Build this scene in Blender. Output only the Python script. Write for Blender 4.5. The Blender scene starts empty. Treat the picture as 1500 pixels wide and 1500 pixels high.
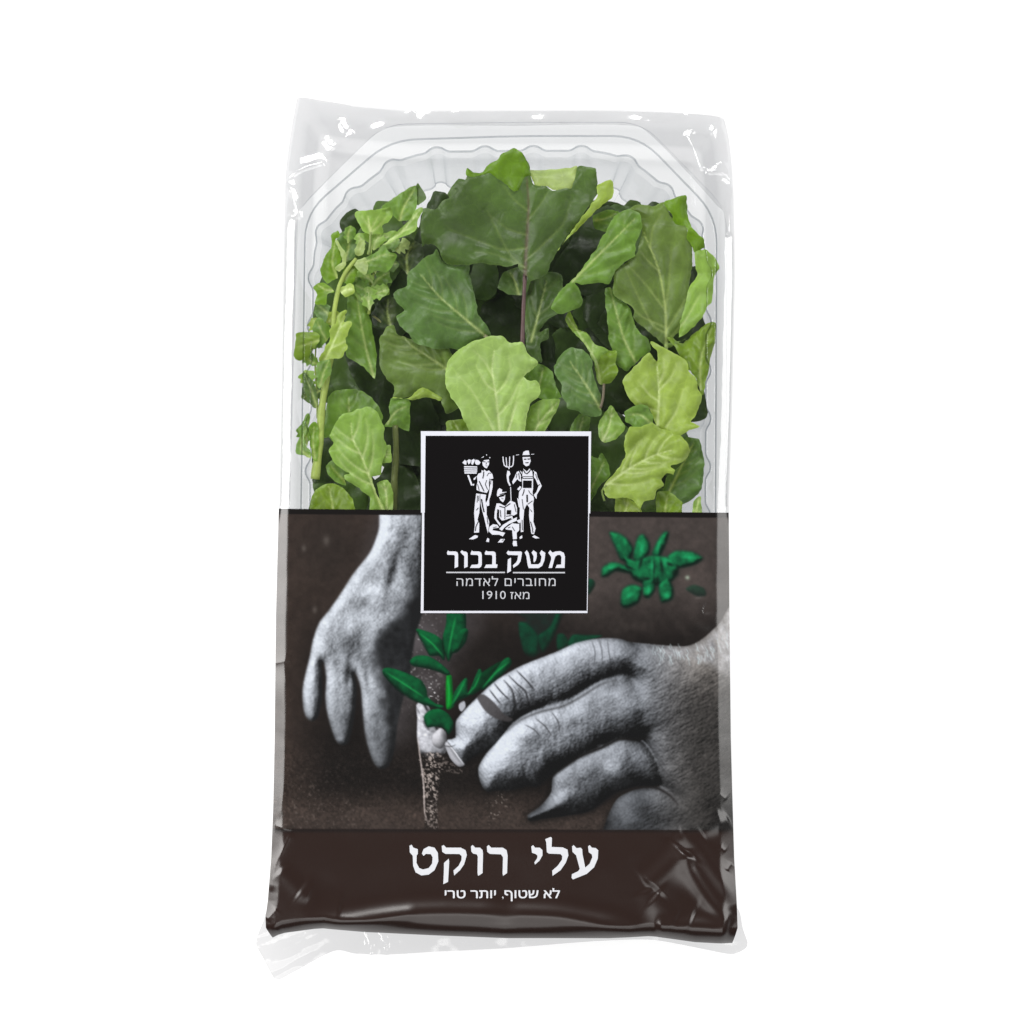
import bpy, bmesh, math, random
import numpy as np
from mathutils import Vector, geometry

# ---------------------------------------------------------------- camera, light, exposure
scene = bpy.context.scene
COL = scene.collection
S = 0.0002            # metres per photo pixel on the table
H = 1.2               # height of the camera over the table
cam_d = bpy.data.cameras.new("camera"); cam = bpy.data.objects.new("camera", cam_d); COL.objects.link(cam)
cam.location = (0, 0, H); cam_d.sensor_width = 36; cam_d.lens = 36 * H / (1500 * S)
cam_d.clip_start = 0.05; cam_d.clip_end = 60
scene.camera = cam
scene.view_settings.view_transform = 'Standard'; scene.view_settings.look = 'None'
scene.view_settings.exposure = 0; scene.view_settings.gamma = 1; scene.view_settings.use_curve_mapping = False
scene.cycles.max_bounces = 16; scene.cycles.transparent_max_bounces = 24
scene.cycles.diffuse_bounces = 5; scene.cycles.glossy_bounces = 4; scene.cycles.transmission_bounces = 8
world = bpy.data.worlds.new("World"); scene.world = world; world.use_nodes = True
world.node_tree.nodes['Background'].inputs[0].default_value = (0.93, 0.96, 1.0, 1)
world.node_tree.nodes['Background'].inputs[1].default_value = 0.07

def softbox(name, loc, sx, sy, power, target=(0, 0, 0.02), col=(1, 0.985, 0.965)):
    l = bpy.data.lights.new(name, 'AREA'); l.shape = 'RECTANGLE'; l.size = sx; l.size_y = sy; l.energy = power; l.color = col
    o = bpy.data.objects.new(name, l); COL.objects.link(o); o.location = loc
    o.rotation_euler = (Vector(target) - Vector(loc)).to_track_quat('-Z', 'Y').to_euler()
    return o
softbox("softbox_left", (-0.92, 0.10, 0.78), 0.50, 0.9, 17.0)
softbox("softbox_right", (0.92, 0.05, 0.72), 0.36, 0.9, 6.5)
softbox("softbox_back", (-0.10, 0.85, 0.95), 0.8, 0.45, 20.0)
softbox("softbox_front", (0.0, -0.78, 0.98), 1.0, 0.7, 4.5)
softbox("softbox_high_front", (0.0, -0.56, 1.28), 0.9, 0.24, 1.3)

# ---------------------------------------------------------------- printed picture (a flat print on the film)
K38 = 380 / 1500.0
def view(ox, oy, k):
    return lambda *p: [(ox + k * a, oy + k * b) for a, b in p]
VA, VB = view(380, 120, K38), view(740, 120, K38)
VC, VD = view(380, 420, K38), view(740, 420, K38)
VE, VF = view(380, 720, K38), view(740, 720, K38)
VG, VH = view(360, 1080, K38), view(740, 1080, K38)
VI = view(540, 880, 300 / 1286.0)
VJ = view(420, 260, 200 / 1500.0)
VK = view(560, 200, 360 / 1500.0)
VL = view(600, 620, 280 / 1500.0)
VM = view(640, 650, 190 / 1500.0)
VN = view(640, 800, 210 / 1500.0)
VT = view(580, 1200, 320 / 1500.0)

def smooth(a, b, x):
    t = np.clip((x - a) / (b - a), 0, 1)
    return t * t * (3 - 2 * t)

_LAT = {}
def noise(x, y, scale, seed, octaves=3, gain=0.5):
    """value noise, roughly -1..1"""
    out = np.zeros(np.shape(x)); amp = 1.0; tot = 0
    for o in range(octaves):
        key = seed * 17 + o
        if key not in _LAT:
            _LAT[key] = np.random.RandomState(key).uniform(-1, 1, (256, 256))
        L = _LAT[key]
        u = np.asarray(x) / scale + 100.3 * (o + 1); v = np.asarray(y) / scale + 57.7 * (o + 1)
        iu = np.floor(u).astype(int); iv = np.floor(v).astype(int)
        fu = u - iu; fv = v - iv
        fu = fu * fu * (3 - 2 * fu); fv = fv * fv * (3 - 2 * fv)
        a = L[iu % 256, iv % 256]; b = L[(iu + 1) % 256, iv % 256]
        c = L[iu % 256, (iv + 1) % 256]; d = L[(iu + 1) % 256, (iv + 1) % 256]
        out += amp * ((a * (1 - fu) + b * fu) * (1 - fv) + (c * (1 - fu) + d * fu) * fv)
        tot += amp; amp *= gain; scale = scale / 2.0
    return out / tot

def resample(pts, step, closed=True, tension=0.4):
    """Catmull-Rom through pts, sampled about every step"""
    P = [np.array(p, float) for p in pts]; n = len(P); out = []
    rng_ = range(n) if closed else range(n - 1)
    for i in rng_:
        if closed:
            p0, p1, p2, p3 = P[i - 1], P[i], P[(i + 1) % n], P[(i + 2) % n]
        else:
            p1, p2 = P[i], P[i + 1]
            p0 = P[i - 1] if i > 0 else 2 * p1 - p2
            p3 = P[i + 2] if i + 2 < n else 2 * p2 - p1
        m = max(1, int(round(np.linalg.norm(p2 - p1) / step)))
        for k in range(m):
            t = k / m
            t2, t3 = t * t, t * t * t
            # lower tension keeps corners
            m1 = tension * (p2 - p0); m2 = tension * (p3 - p1)
            out.append((2*t3-3*t2+1)*p1 + (t3-2*t2+t)*m1 + (-2*t3+3*t2)*p2 + (t3-t2)*m2)
    if not closed:
        out.append(P[-1])
    return np.array(out)

def seg_dist(x, y, pts, closed=False):
    """distance to a polyline, vector to the nearest point, arc parameter 0..1"""
    pts = np.asarray(pts, float)
    best = np.full(x.shape, 1e9); gx = np.zeros(x.shape); gy = np.zeros(x.shape); par = np.zeros(x.shape)
    n = len(pts); m = n if closed else n - 1
    L = [np.hypot(*(pts[(i + 1) % n] - pts[i])) for i in range(m)]
    tot = sum(L) or 1; acc = 0
    for i in range(m):
        ax, ay = pts[i]; bx, by = pts[(i + 1) % n]
        dx, dy = bx - ax, by - ay; l2 = dx * dx + dy * dy + 1e-12
        t = np.clip(((x - ax) * dx + (y - ay) * dy) / l2, 0, 1)
        ex = x - (ax + t * dx); ey = y - (ay + t * dy); d = ex * ex + ey * ey
        k = d < best
        best = np.where(k, d, best); gx = np.where(k, ex, gx); gy = np.where(k, ey, gy)
        par = np.where(k, (acc + t * L[i]) / tot, par); acc += L[i]
    return np.sqrt(best), gx, gy, par

def inside(x, y, pts):
    r = np.zeros(x.shape, bool); n = len(pts)
    for i in range(n):
        ax, ay = pts[i]; bx, by = pts[(i + 1) % n]
        if ay == by: continue
        c = ((ay > y) != (by > y)) & (x < (bx - ax) * (y - ay) / (by - ay) + ax)
        r ^= c
    return r

def blur(A, r):
    """box blur twice, rows then columns"""
    for _ in range(2):
        for ax in (0, 1):
            pad = [(0, 0), (0, 0)]; pad[ax] = (r + 1, r)
            c = np.cumsum(np.pad(A, pad, mode='edge'), axis=ax)
            A = (c[2 * r + 1:, :] - c[:-2 * r - 1, :]) if ax == 0 else (c[:, 2 * r + 1:] - c[:, :-2 * r - 1])
            A = A / (2 * r + 1)
    return A

def paint_print(x0_, x1_, y0_, y1_):
    """the printed picture of the band with the two hands (display values), one cell per photo pixel"""
    X, Y = np.meshgrid(np.arange(x0_, x1_, 1.0), np.arange(y0_, y1_, 1.0))
    SH = X.shape; X = X.ravel(); Y = Y.ravel()
    N = X.size
    C = np.zeros((N, 3))
    def n(scale, seed, o=3, g=.5): return noise(X, Y, scale, seed, o, g)
    def mix(col, a):
        nonlocal C
        col = np.asarray(col, float)
        C = C * (1 - a[:, None]) + (col if col.ndim == 2 else col[None, :]) * a[:, None]
    def gauss(cx, cy, rx, ry, ang=0):
        c, s = math.cos(math.radians(ang)), math.sin(math.radians(ang))
        u = ((X - cx) * c + (Y - cy) * s) / rx; v = (-(X - cx) * s + (Y - cy) * c) / ry
        return np.exp(-(u * u + v * v))
    def shape(pts, R, feather=1.2, step=5):
        """soft mask, roundness shading normal of a swelling outline"""
        P = resample(pts, step)
        x0, y0 = P.min(0) - 12; x1, y1 = P.max(0) + 12
        k = np.where((X > x0) & (X < x1) & (Y > y0) & (Y < y1))[0]
        m = np.zeros(N); nx = np.zeros(N); ny = np.zeros(N); nz = np.ones(N); sdf = np.full(N, -99.)
        if len(k):
            d, gx, gy, _ = seg_dist(X[k], Y[k], P, True)
            ins = inside(X[k], Y[k], P)
            sd = np.where(ins, d, -d)
            m[k] = smooth(-feather, feather, sd)
            t = 1 - np.clip(sd / R, 0, 1)
            t = t ** 1.3
            inv = np.where(ins, -1, 1) / np.maximum(d, 1e-6)
            nx[k] = gx * inv * t; ny[k] = gy * inv * t
            sdf[k] = sd
            if R > 6:
                i0, i1 = max(0, int(y0 - y0_) - 10), min(SH[0], int(y1 - y0_) + 10); j0, j1 = max(0, int(x0 - x0_) - 10), min(SH[1], int(x1 - x0_) + 10)
                if i1 - i0 > 12 and j1 - j0 > 12:
                    r = int(np.clip(R / 7, 1, 6)); mm = (sdf > 0).astype(float).reshape(SH)[i0:i1, j0:j1]
                    w = blur(mm, r) + 1e-4
                    for a in (nx, ny):
                        a.reshape(SH)[i0:i1, j0:j1] = blur(a.reshape(SH)[i0:i1, j0:j1] * mm, r) / w
            nz[:] = np.sqrt(np.clip(1 - nx ** 2 - ny ** 2, 0.02, 1))
        return m, nx, ny, nz, sdf
    def lit(nx, ny, nz, l=(-.45, -.62, .64)):
        return np.clip(nx * l[0] + ny * l[1] + nz * l[2], 0, 1)
    def relief(shapes, bumps, tex, l, k=5.0, sq=.85):
        """light and cavity of one continuous swelling form made of several rounded outlines"""
        acc = np.zeros(N); mask = np.zeros(N)
        for pts, Rr, off in shapes:
            m, _, _, _, sd = shape(pts, Rr, 1.4, 5)
            t = np.clip(sd / Rr, 0, 1); hh = np.where(sd > 0, Rr * sq * np.sqrt(1 - (1 - t) ** 2) + off, -60.)
            acc += np.exp(np.clip(hh / k, -12, 40)); mask = np.maximum(mask, m)
        Hh = k * np.log(acc + 1e-9)
        Hh = np.maximum(Hh, -4)
        for (cx, cy, rx, ry, an, a) in bumps: Hh = Hh + a * gauss(cx, cy, rx, ry, an)
        Hh = blur(Hh.reshape(SH), 2)
        Hh = Hh + tex.reshape(SH)
        gy, gx = np.gradient(Hh); inv = 1 / np.sqrt(gx * gx + gy * gy + 1)
        L = np.clip((-gx * l[0] - gy * l[1] + l[2]) * inv, 0, 1)
        cav = np.clip(Hh - blur(Hh, 12), -14, 10)
        return mask, L.ravel(), cav.ravel()
    # ---- dark soil behind
    base = np.array([.285, .242, .222])
    right = np.array([.345, .315, .305])
    t = smooth(640, 900, X) * (1 - smooth(930, 1010, Y))
    C[:] = base; mix(right, t)
    mix((.135, .120, .114), smooth(850, 960, Y) * (1 - smooth(1140, 1212, Y)) * smooth(400, 500, X) * .92)
    mix((.17, .15, .14), gauss(640, 980, 110, 120) * .7)
    mix((.30, .262, .245), smooth(1150, 1212, Y) * .9)
    mix((.20, .18, .17), gauss(480, 800, 60, 60) * .6)
    C *= (1 + .13 * n(38, 3) + .10 * n(7, 4))[:, None]
    for (cx, cy, r) in ((478, 792, 7), (445, 803, 5), (461, 893, 5)):
        mix((.55, .53, .51), gauss(cx, cy, r * .7, r) * .45)
    # soft rows of far soil, upper right
    mix((.40, .37, .355), np.clip(n(26, 61) * 1.6 - .35, 0, 1) * smooth(890, 905, Y) * (1 - smooth(925, 950, Y)) * smooth(780, 860, X) * .4)
    # grains of soil at the foot of the left hand
    g = np.clip(n(3.2, 9, 2) * 2.2 - .75, 0, 1) * np.clip(n(22, 10) + .45, 0, 1)
    mix((.55, .50, .475), blur(g.reshape(SH), 1).ravel() * smooth(1080, 1130, Y) * (1 - smooth(600, 640, X)) * .6)
    C *= (1 + .22 * n(2.6, 18, 2) * smooth(1050, 1120, Y))[:, None]
    mix((.66, .62, .60), np.clip(n(2.4, 19, 1) * 2.4 - 1.2, 0, 1) * smooth(1080, 1180, Y) * (1 - smooth(470, 600, X)) * .35)
    C *= .82
    # ---- left hand
    shadow = VE((690, 150), (1300, 150), (1300, 720), (1200, 900), (1050, 1150), (930, 1230), (880, 1400), (760, 1480), (650, 1400), (600, 800))
    m, *_ = shape(shadow, 40, 22, 8)
    mix(np.array([.265, .25, .255]) * (1 + .16 * n(9, 12) + .2 * n(30, 13))[:, None], m * .8)
    mix((.42, .41, .425), gauss(610, 935, 26, 36, 20) * .45 + gauss(625, 1010, 24, 18) * .3)
    mix((.75, .75, .76), np.clip(n(2.6, 14, 1) * 2.5 - 1.45, 0, 1) * gauss(600, 950, 40, 70) * .8)
    mix((.85, .85, .86), np.clip(n(2.6, 15, 1) * 2.5 - .9, 0, 1) * gauss(633, 1012, 12, 20) * .9)
    hand = VE((715, 60), (690, 220), (640, 350), (540, 480), (470, 590), (400, 690), (345, 760), (310, 860), (290, 960),
              (265, 1060), (250, 1150), (254, 1245), (270, 1305), (303, 1328), (338, 1305), (360, 1200), (364, 1080), (360, 985), (374, 990),
              (386, 1080), (382, 1200), (396, 1300), (426, 1400), (450, 1452), (484, 1468), (514, 1450), (534, 1385), (556, 1250), (562, 1130), (545, 1045),
              (566, 1070), (588, 1150), (596, 1260), (610, 1400), (634, 1500), (664, 1575), (700, 1606), (742, 1594), (768, 1540), (784, 1470), (800, 1330), (835, 1180), (868, 1060), (885, 940),
              (900, 840), (930, 740), (960, 650), (960, 560), (960, 300), (960, 60))
    mott = n(11, 21, 4, .6); fine = n(3, 22, 2)
    tex = .7 * n(7, 25, 3, .6) + .16 * n(2.6, 26, 2)
    m, L, cav = relief([(hand, 16, 0)], [(556, 872, 26, 16, -15, 5), (515, 930, 12, 20, 15, 3), (548, 938, 12, 20, 0, 3), (478, 950, 11, 24, 10, 3), (585, 770, 30, 60, 20, 4), (598, 900, 22, 26, 0, -4), (577, 840, 7, 34, 14, -4), (533, 884, 16, 9, -20, -2), (512, 985, 5, 26, 4, -3), (540, 1000, 5, 26, -6, -3)], tex, (-.62, -.30, .72), 5, .9)
    m = blur(m.reshape(SH), 1).ravel()
    v = .13 + .62 * L + .010 * cav + .10 * mott + .05 * fine
    v += .13 * gauss(555, 868, 34, 18, -15) + .08 * gauss(540, 905, 50, 18, -8) + .10 * gauss(575, 775, 34, 34)
    v -= .16 * gauss(534, 884, 15, 9, -20) + .14 * gauss(512, 940, 14, 16) + .10 * gauss(530, 960, 24, 18)
    v -= .20 * gauss(576, 838, 7, 28, 14) + .18 * gauss(590, 792, 8, 22, 14) + .16 * gauss(604, 840, 14, 40)
    v -= .18 * np.clip(n(5, 23, 3, .7) * 2 - .1, 0, 1) * gauss(600, 805, 24, 46)
    v *= 1 - .38 * smooth(985, 1110, Y)
    xt = np.interp(Y, [740, 800, 855, 882, 905, 923, 943, 961, 988, 1019, 1057, 1120], [640, 625, 606, 596, 578, 560, 548, 547, 551, 557, 566, 576])
    term = smooth(-12, 16, X - xt + 8 * n(14, 27, 2)) * smooth(830, 890, Y)
    v = v * (1 - term) + (.16 + .05 * n(8, 28, 3)) * term
    v *= 1 - .30 * smooth(590, 612, X) * smooth(760, 850, Y)
    v = np.clip(v, .13, .80)
    col = np.stack([v * .955, v * .985, v * 1.03], 1)
    mix(col, np.clip(m * 1.15 - .05, 0, 1))
    # ---- faint plants in the dark
    def plant(polys, hi, lo, a=1.0, feather=2.5, edge=None):
        for pts in polys:
            if edge is not None:
                m2, *_ = shape(pts, 8, feather + 4, 3); mix(edge, m2 * .55 * a)
        for pts in polys:
            m2, nx, ny, nz, sd = shape(pts, 8, feather, 3)
            s = lit(nx, ny, nz, (-.3, -.6, .74))
            s = np.clip(s * 1.2 - .22 + .40 * n(9, 31), 0, 1)
            mix(np.asarray(lo)[None, :] * (1 - s[:, None]) + np.asarray(hi)[None, :] * s[:, None], m2 * a)
    plant([VF((605, 240), (650, 240), (700, 270), (740, 330), (720, 400), (670, 395), (640, 330)),
           VF((740, 380), (765, 270), (800, 250), (835, 300), (830, 360), (770, 420)),
           VF((850, 360), (880, 290), (920, 235), (945, 240), (930, 300), (890, 380)),
           VF((940, 380), (990, 345), (1080, 350), (1140, 385), (1100, 420), (1020, 440), (960, 440)),
           VF((560, 490), (565, 440), (620, 410), (700, 430), (720, 470), (640, 460), (590, 490)),
           VF((690, 380), (760, 400), (850, 370), (960, 390), (1000, 450), (960, 520), (860, 540), (770, 520), (720, 470)),
           VF((670, 650), (680, 570), (730, 540), (790, 560), (770, 640), (700, 672)),
           VF((800, 600), (800, 520), (860, 500), (865, 570), (830, 615)),
           VF((900, 630), (890, 540), (940, 500), (970, 560), (965, 620), (920, 640))],
          (.11, .48, .31), (.04, .13, .10), 1.0, 3.2, (.12, .13, .12))
    for (cx, cy, rx, ry, an) in ((785, 410, 6, 22, 15), (860, 440, 5, 30, 0), (905, 430, 6, 26, -10), (950, 420, 18, 6, 20), (720, 440, 16, 5, 25), (820, 505, 14, 6, 0), (880, 520, 6, 18, 0), (755, 500, 12, 8, 30), (985, 470, 12, 12, 0)):
        q = VF((cx, cy))[0]; mix((.06, .12, .10), gauss(q[0], q[1], rx * K38 * 1.6, ry * K38 * 1.6, an) * .75)
    for (cx, cy, rx, ry, an) in ((790, 330, 10, 26, 10), (885, 320, 8, 30, 15), (850, 430, 8, 24, 0), (925, 410, 10, 18, 0), (1060, 380, 34, 9, 5), (720, 600, 20, 12, -30), (935, 600, 16, 14, 0), (610, 440, 24, 8, -15), (830, 570, 9, 20, 0)):
        q = VF((cx, cy))[0]; mix((.16, .66, .44), gauss(q[0], q[1], rx * K38 * 1.3, ry * K38 * 1.3, an) * .6)
    plant([VF((1045, 565), (1090, 540), (1150, 560), (1160, 600), (1110, 605))], (.16, .26, .21), (.13, .18, .16), .9)
    mix((.60, .66, .60), gauss(1007, 846, 3.2, 3.2) * .75)
    plant([VF((60, 690), (330, 690), (300, 800), (240, 920), (180, 960), (130, 950), (90, 850), (80, 760), (120, 750))], (.10, .19, .165), (.13, .125, .12), .7, 3)
    plant([VF((80, 760), (130, 765), (200, 850), (180, 950), (115, 940), (85, 840)),
           VF((190, 840), (260, 780), (300, 690), (330, 690), (290, 820), (220, 930)),
           VF((300, 830), (340, 825), (370, 880), (330, 920), (300, 910)),
           VF((360, 890), (390, 830), (470, 830), (560, 835), (480, 880), (400, 920)),
           VF((440, 510), (505, 508), (520, 540), (490, 590), (460, 600))],
          (.06, .29, .20), (.08, .15, .12), .9, 2.2)
    # ---- right hand: back of the hand and wrist first
    # the right hand: four fingers, knuckles and the back of the hand in one form
    pinky = VH((560, 560), (600, 440), (655, 350), (760, 300), (890, 285), (1010, 320), (1100, 410), (1150, 700), (540, 700))
    ring = VH((128, 452), (165, 425), (210, 392), (265, 320), (285, 210), (430, 80), (560, 20), (700, -20), (820, 50), (900, 180), (900, 260), (860, 285), (760, 288), (650, 320), (560, 385), (480, 432), (380, 452), (220, 474), (140, 486))
    middle = VI((690, 1050), (740, 960), (845, 840), (918, 748), (1048, 675), (1168, 622), (1278, 592)) + VF((425, 1150), (560, 1078), (700, 1040), (800, 1130), (860, 1250), (830, 1400), (740, 1440), (640, 1450), (560, 1485), (480, 1530)) + VH((300, 200), (190, 285)) + VI((1000, 1165), (900, 1190), (800, 1192), (740, 1200), (702, 1140))
    index = VI((545, 860), (548, 760), (600, 690), (680, 610), (722, 570), (800, 500), (960, 408), (1180, 320)) + VF((420, 872), (560, 848), (680, 856), (780, 920), (760, 1040), (690, 1078), (560, 1110), (520, 1130), (430, 1190), (330, 1240), (200, 1272), (100, 1312), (0, 1392)) + VI((800, 905), (700, 960), (620, 1010), (595, 1035), (530, 985), (480, 905), (500, 872))
    back = VF((520, 864), (620, 850), (740, 872), (1000, 895), (1080, 885), (1150, 845), (1240, 760), (1330, 640), (1500, 640), (1500, 2060), (900, 2060), (960, 1830), (900, 1720), (860, 1640), (850, 1560), (800, 1460), (740, 1400), (690, 1250), (700, 1110), (640, 1050), (540, 960))
    a = math.radians(-28)
    U = X * math.cos(a) + Y * math.sin(a); W = -X * math.sin(a) + Y * math.cos(a)
    onback = smooth(850, 960, X)
    tex = (1 - onback) * (.75 * noise(U, W / 4.0, 4.0, 80, 2, .6) + .9 * noise(U * .9 + W * .35, W / 3.0, 9, 81, 2)) + .5 * n(8, 82, 3, .6) + .26 * n(2.3, 83, 1)
    tex = tex + onback * (.45 * noise(U / 3.0, W, 2.8, 41, 2) + .32 * noise(U, W / 3.5, 2.6, 42, 2))
    m, L, cav = relief([(index, 36, 0), (middle, 40, 0), (ring, 34, -2), (pinky, 32, -4), (back, 62, -16)],
        [(905, 958, 26, 20, -20, 6), (925, 1036, 30, 24, -20, 7), (962, 1112, 28, 22, -30, 6), (1000, 1180, 24, 18, -30, 4), (900, 1124, 18, 18, 0, 5), (770, 1072, 22, 18, -30, 4), (742, 1012, 20, 16, -40, 4), (915, 1000, 26, 7, -20, -5), (945, 1076, 26, 8, -25, -4), (830, 1040, 26, 10, -28, -3), (815, 975, 24, 9, -28, -2)], tex, (-.50, -.62, .60), 5, .92)
    g = 1 - .24 * smooth(815, 935, X) - .12 * smooth(960, 1050, X) - .22 * smooth(1100, 1150, Y) * smooth(760, 860, X) * (1 - smooth(940, 980, X))
    v = .08 + .66 * L * g + .011 * cav + .07 * n(13, 84, 3) + .035 * n(2.3, 85, 1)
    for (cx, cy, rx, ry, an, dv) in ((700, 1050, 18, 30, 35, .08), (740, 1090, 26, 20, -45, .12), (742, 1008, 24, 12, -30, .08), (800, 1052, 40, 12, -22, .06), (897, 1126, 14, 16, 0, .22), (822, 1166, 24, 7, -35, .16), (920, 1195, 16, 14, 0, .14), (925, 1035, 34, 18, -15, .07), (895, 960, 30, 16, -20, .06), (785, 1045, 50, 10, -28, -.07), (800, 1135, 44, 12, -30, -.06), (785, 1188, 28, 16, -25, -.36), (884, 1205, 18, 18, 0, -.22)):
        v = v + dv * gauss(cx, cy, rx, ry, an)
    v = v * (1 - .34 * smooth(930, 1050, X) * smooth(975, 1050, Y)) * (1 - .22 * smooth(1130, 1210, Y)) + .05 * gauss(725, 1060, 60, 60)
    v = np.clip(v, .09, .80)
    warm = smooth(930, 1040, X)
    mix((.07, .065, .065), np.clip(blur(m.reshape(SH), 5).ravel() * 1.6 - m, 0, 1) * .7 * smooth(960, 860, X) * smooth(960, 1010, Y))
    mix(np.stack([v * (.95 + .07 * warm), v * (.98 + .01 * warm), v * (1.03 - .06 * warm)], 1), m)
    # bright hairy wrist
    wr = VF((880, 905), (1000, 905), (1080, 895), (1160, 850), (1240, 760), (1330, 640), (1500, 640), (1500, 1080), (1290, 1060), (1180, 1000), (1050, 960), (940, 945))
    mw, *_ = shape(wr, 30, 7, 6)
    v = .62 + .22 * noise(U, W / 3, 5, 45, 3, .7) + .08 * n(2.4, 46, 2) + .12 * smooth(1030, 1069, X)
    mix(np.stack([v * .97, v * .975, v], 1), np.clip(mw * (.55 + .5 * n(9, 47)), 0, 1) * m)
    rs = np.random.RandomState(5)
    for k in range(46):
        x0 = rs.uniform(955, 1066); y0 = 945 + rs.uniform(-2, 18) - max(0, x0 - 1030) * .5; a = rs.uniform(.9, 1.9); l = rs.uniform(5, 14)
        pl = [(x0, y0), (x0 + l * .5 * math.cos(a) + rs.uniform(-2, 2), y0 + l * .5 * math.sin(a)), (x0 + l * math.cos(a), y0 + l * math.sin(a))]
        k_ = np.where((abs(X - x0) < 20) & (abs(Y - y0) < 20))[0]
        if len(k_):
            d, *_ = seg_dist(X[k_], Y[k_], pl); aa = np.zeros(N); aa[k_] = np.exp(-(d / .7) ** 2) * .42; mix((.74, .80, .82), aa)
    # thumb behind the seedling
    m, nx, ny, nz, sd = shape(VI((300, 655), (345, 632), (385, 675), (400, 745), (440, 800), (480, 820), (495, 900), (480, 955), (420, 985), (335, 975), (318, 930), (304, 850), (306, 740)), 22, 1.1, 4)
    v = .36 + .42 * lit(nx, ny, nz, (-.6, -.3, .74)) + .16 * n(5, 51, 2)
    v -= .35 * np.clip(noise(U, W / 4, 6, 52, 2) * 2.2 - .5, 0, 1)
    mix(np.stack([v * .97, v * .98, v * 1.02], 1), m)
    m, nx, ny, nz, sd = shape(VI((400, 850), (450, 800), (485, 830), (488, 900), (450, 930), (405, 905)), 14, 1, 3)
    v = .30 + .48 * lit(nx, ny, nz, (-.5, -.5, .7)) + .05 * n(4, 53)
    mix(np.stack([v * .98, v * .985, v * 1.02], 1), m)
    m, nx, ny, nz, sd = shape(VI((568, 650), (600, 630), (608, 665), (585, 695), (568, 680)), 8, 1, 2); mix((.62, .63, .66), m)
    # dark joint crease of the index finger, its nail, wrinkles
    def stroke(pts, w, col, a):
        P = resample(pts, 3, False); x0, y0 = P.min(0) - 4 * w; x1, y1 = P.max(0) + 4 * w
        k = np.where((X > x0) & (X < x1) & (Y > y0) & (Y < y1))[0]
        if len(k):
            d, _, _, par = seg_dist(X[k], Y[k], P); aa = np.zeros(N); aa[k] = np.exp(-(d / w) ** 2) * a * (1 - .6 * abs(2 * par - 1) ** 3); mix(col, aa)
    m, *_ = shape(VI((680, 606), (722, 588), (790, 640), (850, 712), (905, 742), (880, 760), (800, 740), (730, 690)), 10, 1.6, 3); mix((.26, .25, .255), m * .85)
    m, nx, ny, nz, sd = shape(VI((478, 900), (500, 885), (530, 930), (570, 990), (600, 1030), (560, 1040), (510, 985)), 10, 1, 3)
    v = .42 + .26 * lit(nx, ny, nz, (-.5, -.3, .8)); mix(np.stack([v * .97, v * .98, v * 1.02], 1), m)
    stroke(VI((490, 895), (530, 935), (570, 990), (598, 1025)), 1.0, (.88, .89, .92), .8)
    stroke(VI((480, 912), (520, 915), (545, 905)), 1.0, (.25, .25, .26), .7)
    for p in ((( 760, 560), (790, 600), (830, 650)), ((790, 520), (830, 570), (880, 620)), ((880, 470), (930, 520), (985, 570), (1000, 640)), ((850, 500), (900, 560), (920, 640)), ((930, 440), (990, 500), (1040, 560))):
        stroke(VI(*p), 1.3, (.17, .17, .18), .75)
        stroke([(q[0] + 3, q[1] - 1) for q in VI(*p)], 1.3, (.80, .82, .86), .35)
    for p in (((985, 780), (1040, 810), (1075, 850)), ((1050, 740), (1110, 790), (1150, 850)), ((1150, 700), (1190, 760), (1200, 830))):
        stroke(VI(*p), 1.2, (.22, .22, .23), .6)
    for k in range(7):
        stroke(VF((480 + 22 * k, 870 - 3 * k), (500 + 20 * k, 930), (490 + 24 * k, 1010 - 4 * k)), 1.1, (.20, .20, .21) if k % 2 else (.62, .63, .66), .45)
    for k in range(6):
        stroke(VF((10 + 20 * k, 1120 + 4 * k), (50 + 18 * k, 1180 - 2 * k), (60 + 22 * k, 1260 - 8 * k)), 1.0, (.22, .22, .23), .35)
    stroke(VF((640, 1090), (560, 1112), (430, 1192), (330, 1243), (200, 1275), (90, 1320), (0, 1392)), 2.2, (.10, .095, .095), .45)
    stroke(VF((840, 1420), (760, 1434), (660, 1432), (560, 1480)) + VH((430, 112), (300, 202), (195, 283)), 2.6, (.10, .095, .095), .9)
    stroke(VH((1000, 390), (950, 335), (870, 292), (760, 292), (650, 325), (560, 385), (500, 430)), 2.2, (.13, .12, .12), .85)
    # ---- streak of soil falling from the fingers
    m, nx, ny, nz, sd = shape(VI((318, 965), (480, 960), (520, 1010), (590, 1060), (580, 1090), (470, 1075), (440, 1150), (432, 1300), (432, 1470), (350, 1470), (352, 1350), (335, 1150)), 10, 1.6, 4)
    g = np.clip(n(2.7, 91, 2, .8) * 3.2 - .35, 0, 1)
    mix((.13, .115, .11), m * .6); mix((.72, .68, .66), g * m * (.35 + .5 * gauss(632, 1140, 16, 70)))
    stroke(VI((308, 860), (320, 960), (345, 1150), (352, 1330), (375, 1400)), 1.0, (.82, .78, .77), .8)
    g2 = np.clip(n(2.6, 92, 2, .8) * 3 - 1.0, 0, 1)
    mix((.62, .59, .57), g2 * (gauss(728, 1185, 16, 26, 25)) * .7)
    # ---- green seedling
    hi, lo = (.05, .37, .215), (.045, .165, .115)
    plant([VI((490, 470), (520, 470), (530, 590), (535, 660), (490, 680), (485, 560))], (.06, .52, .17), (.03, .33, .14), 1, 1.0)
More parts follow.
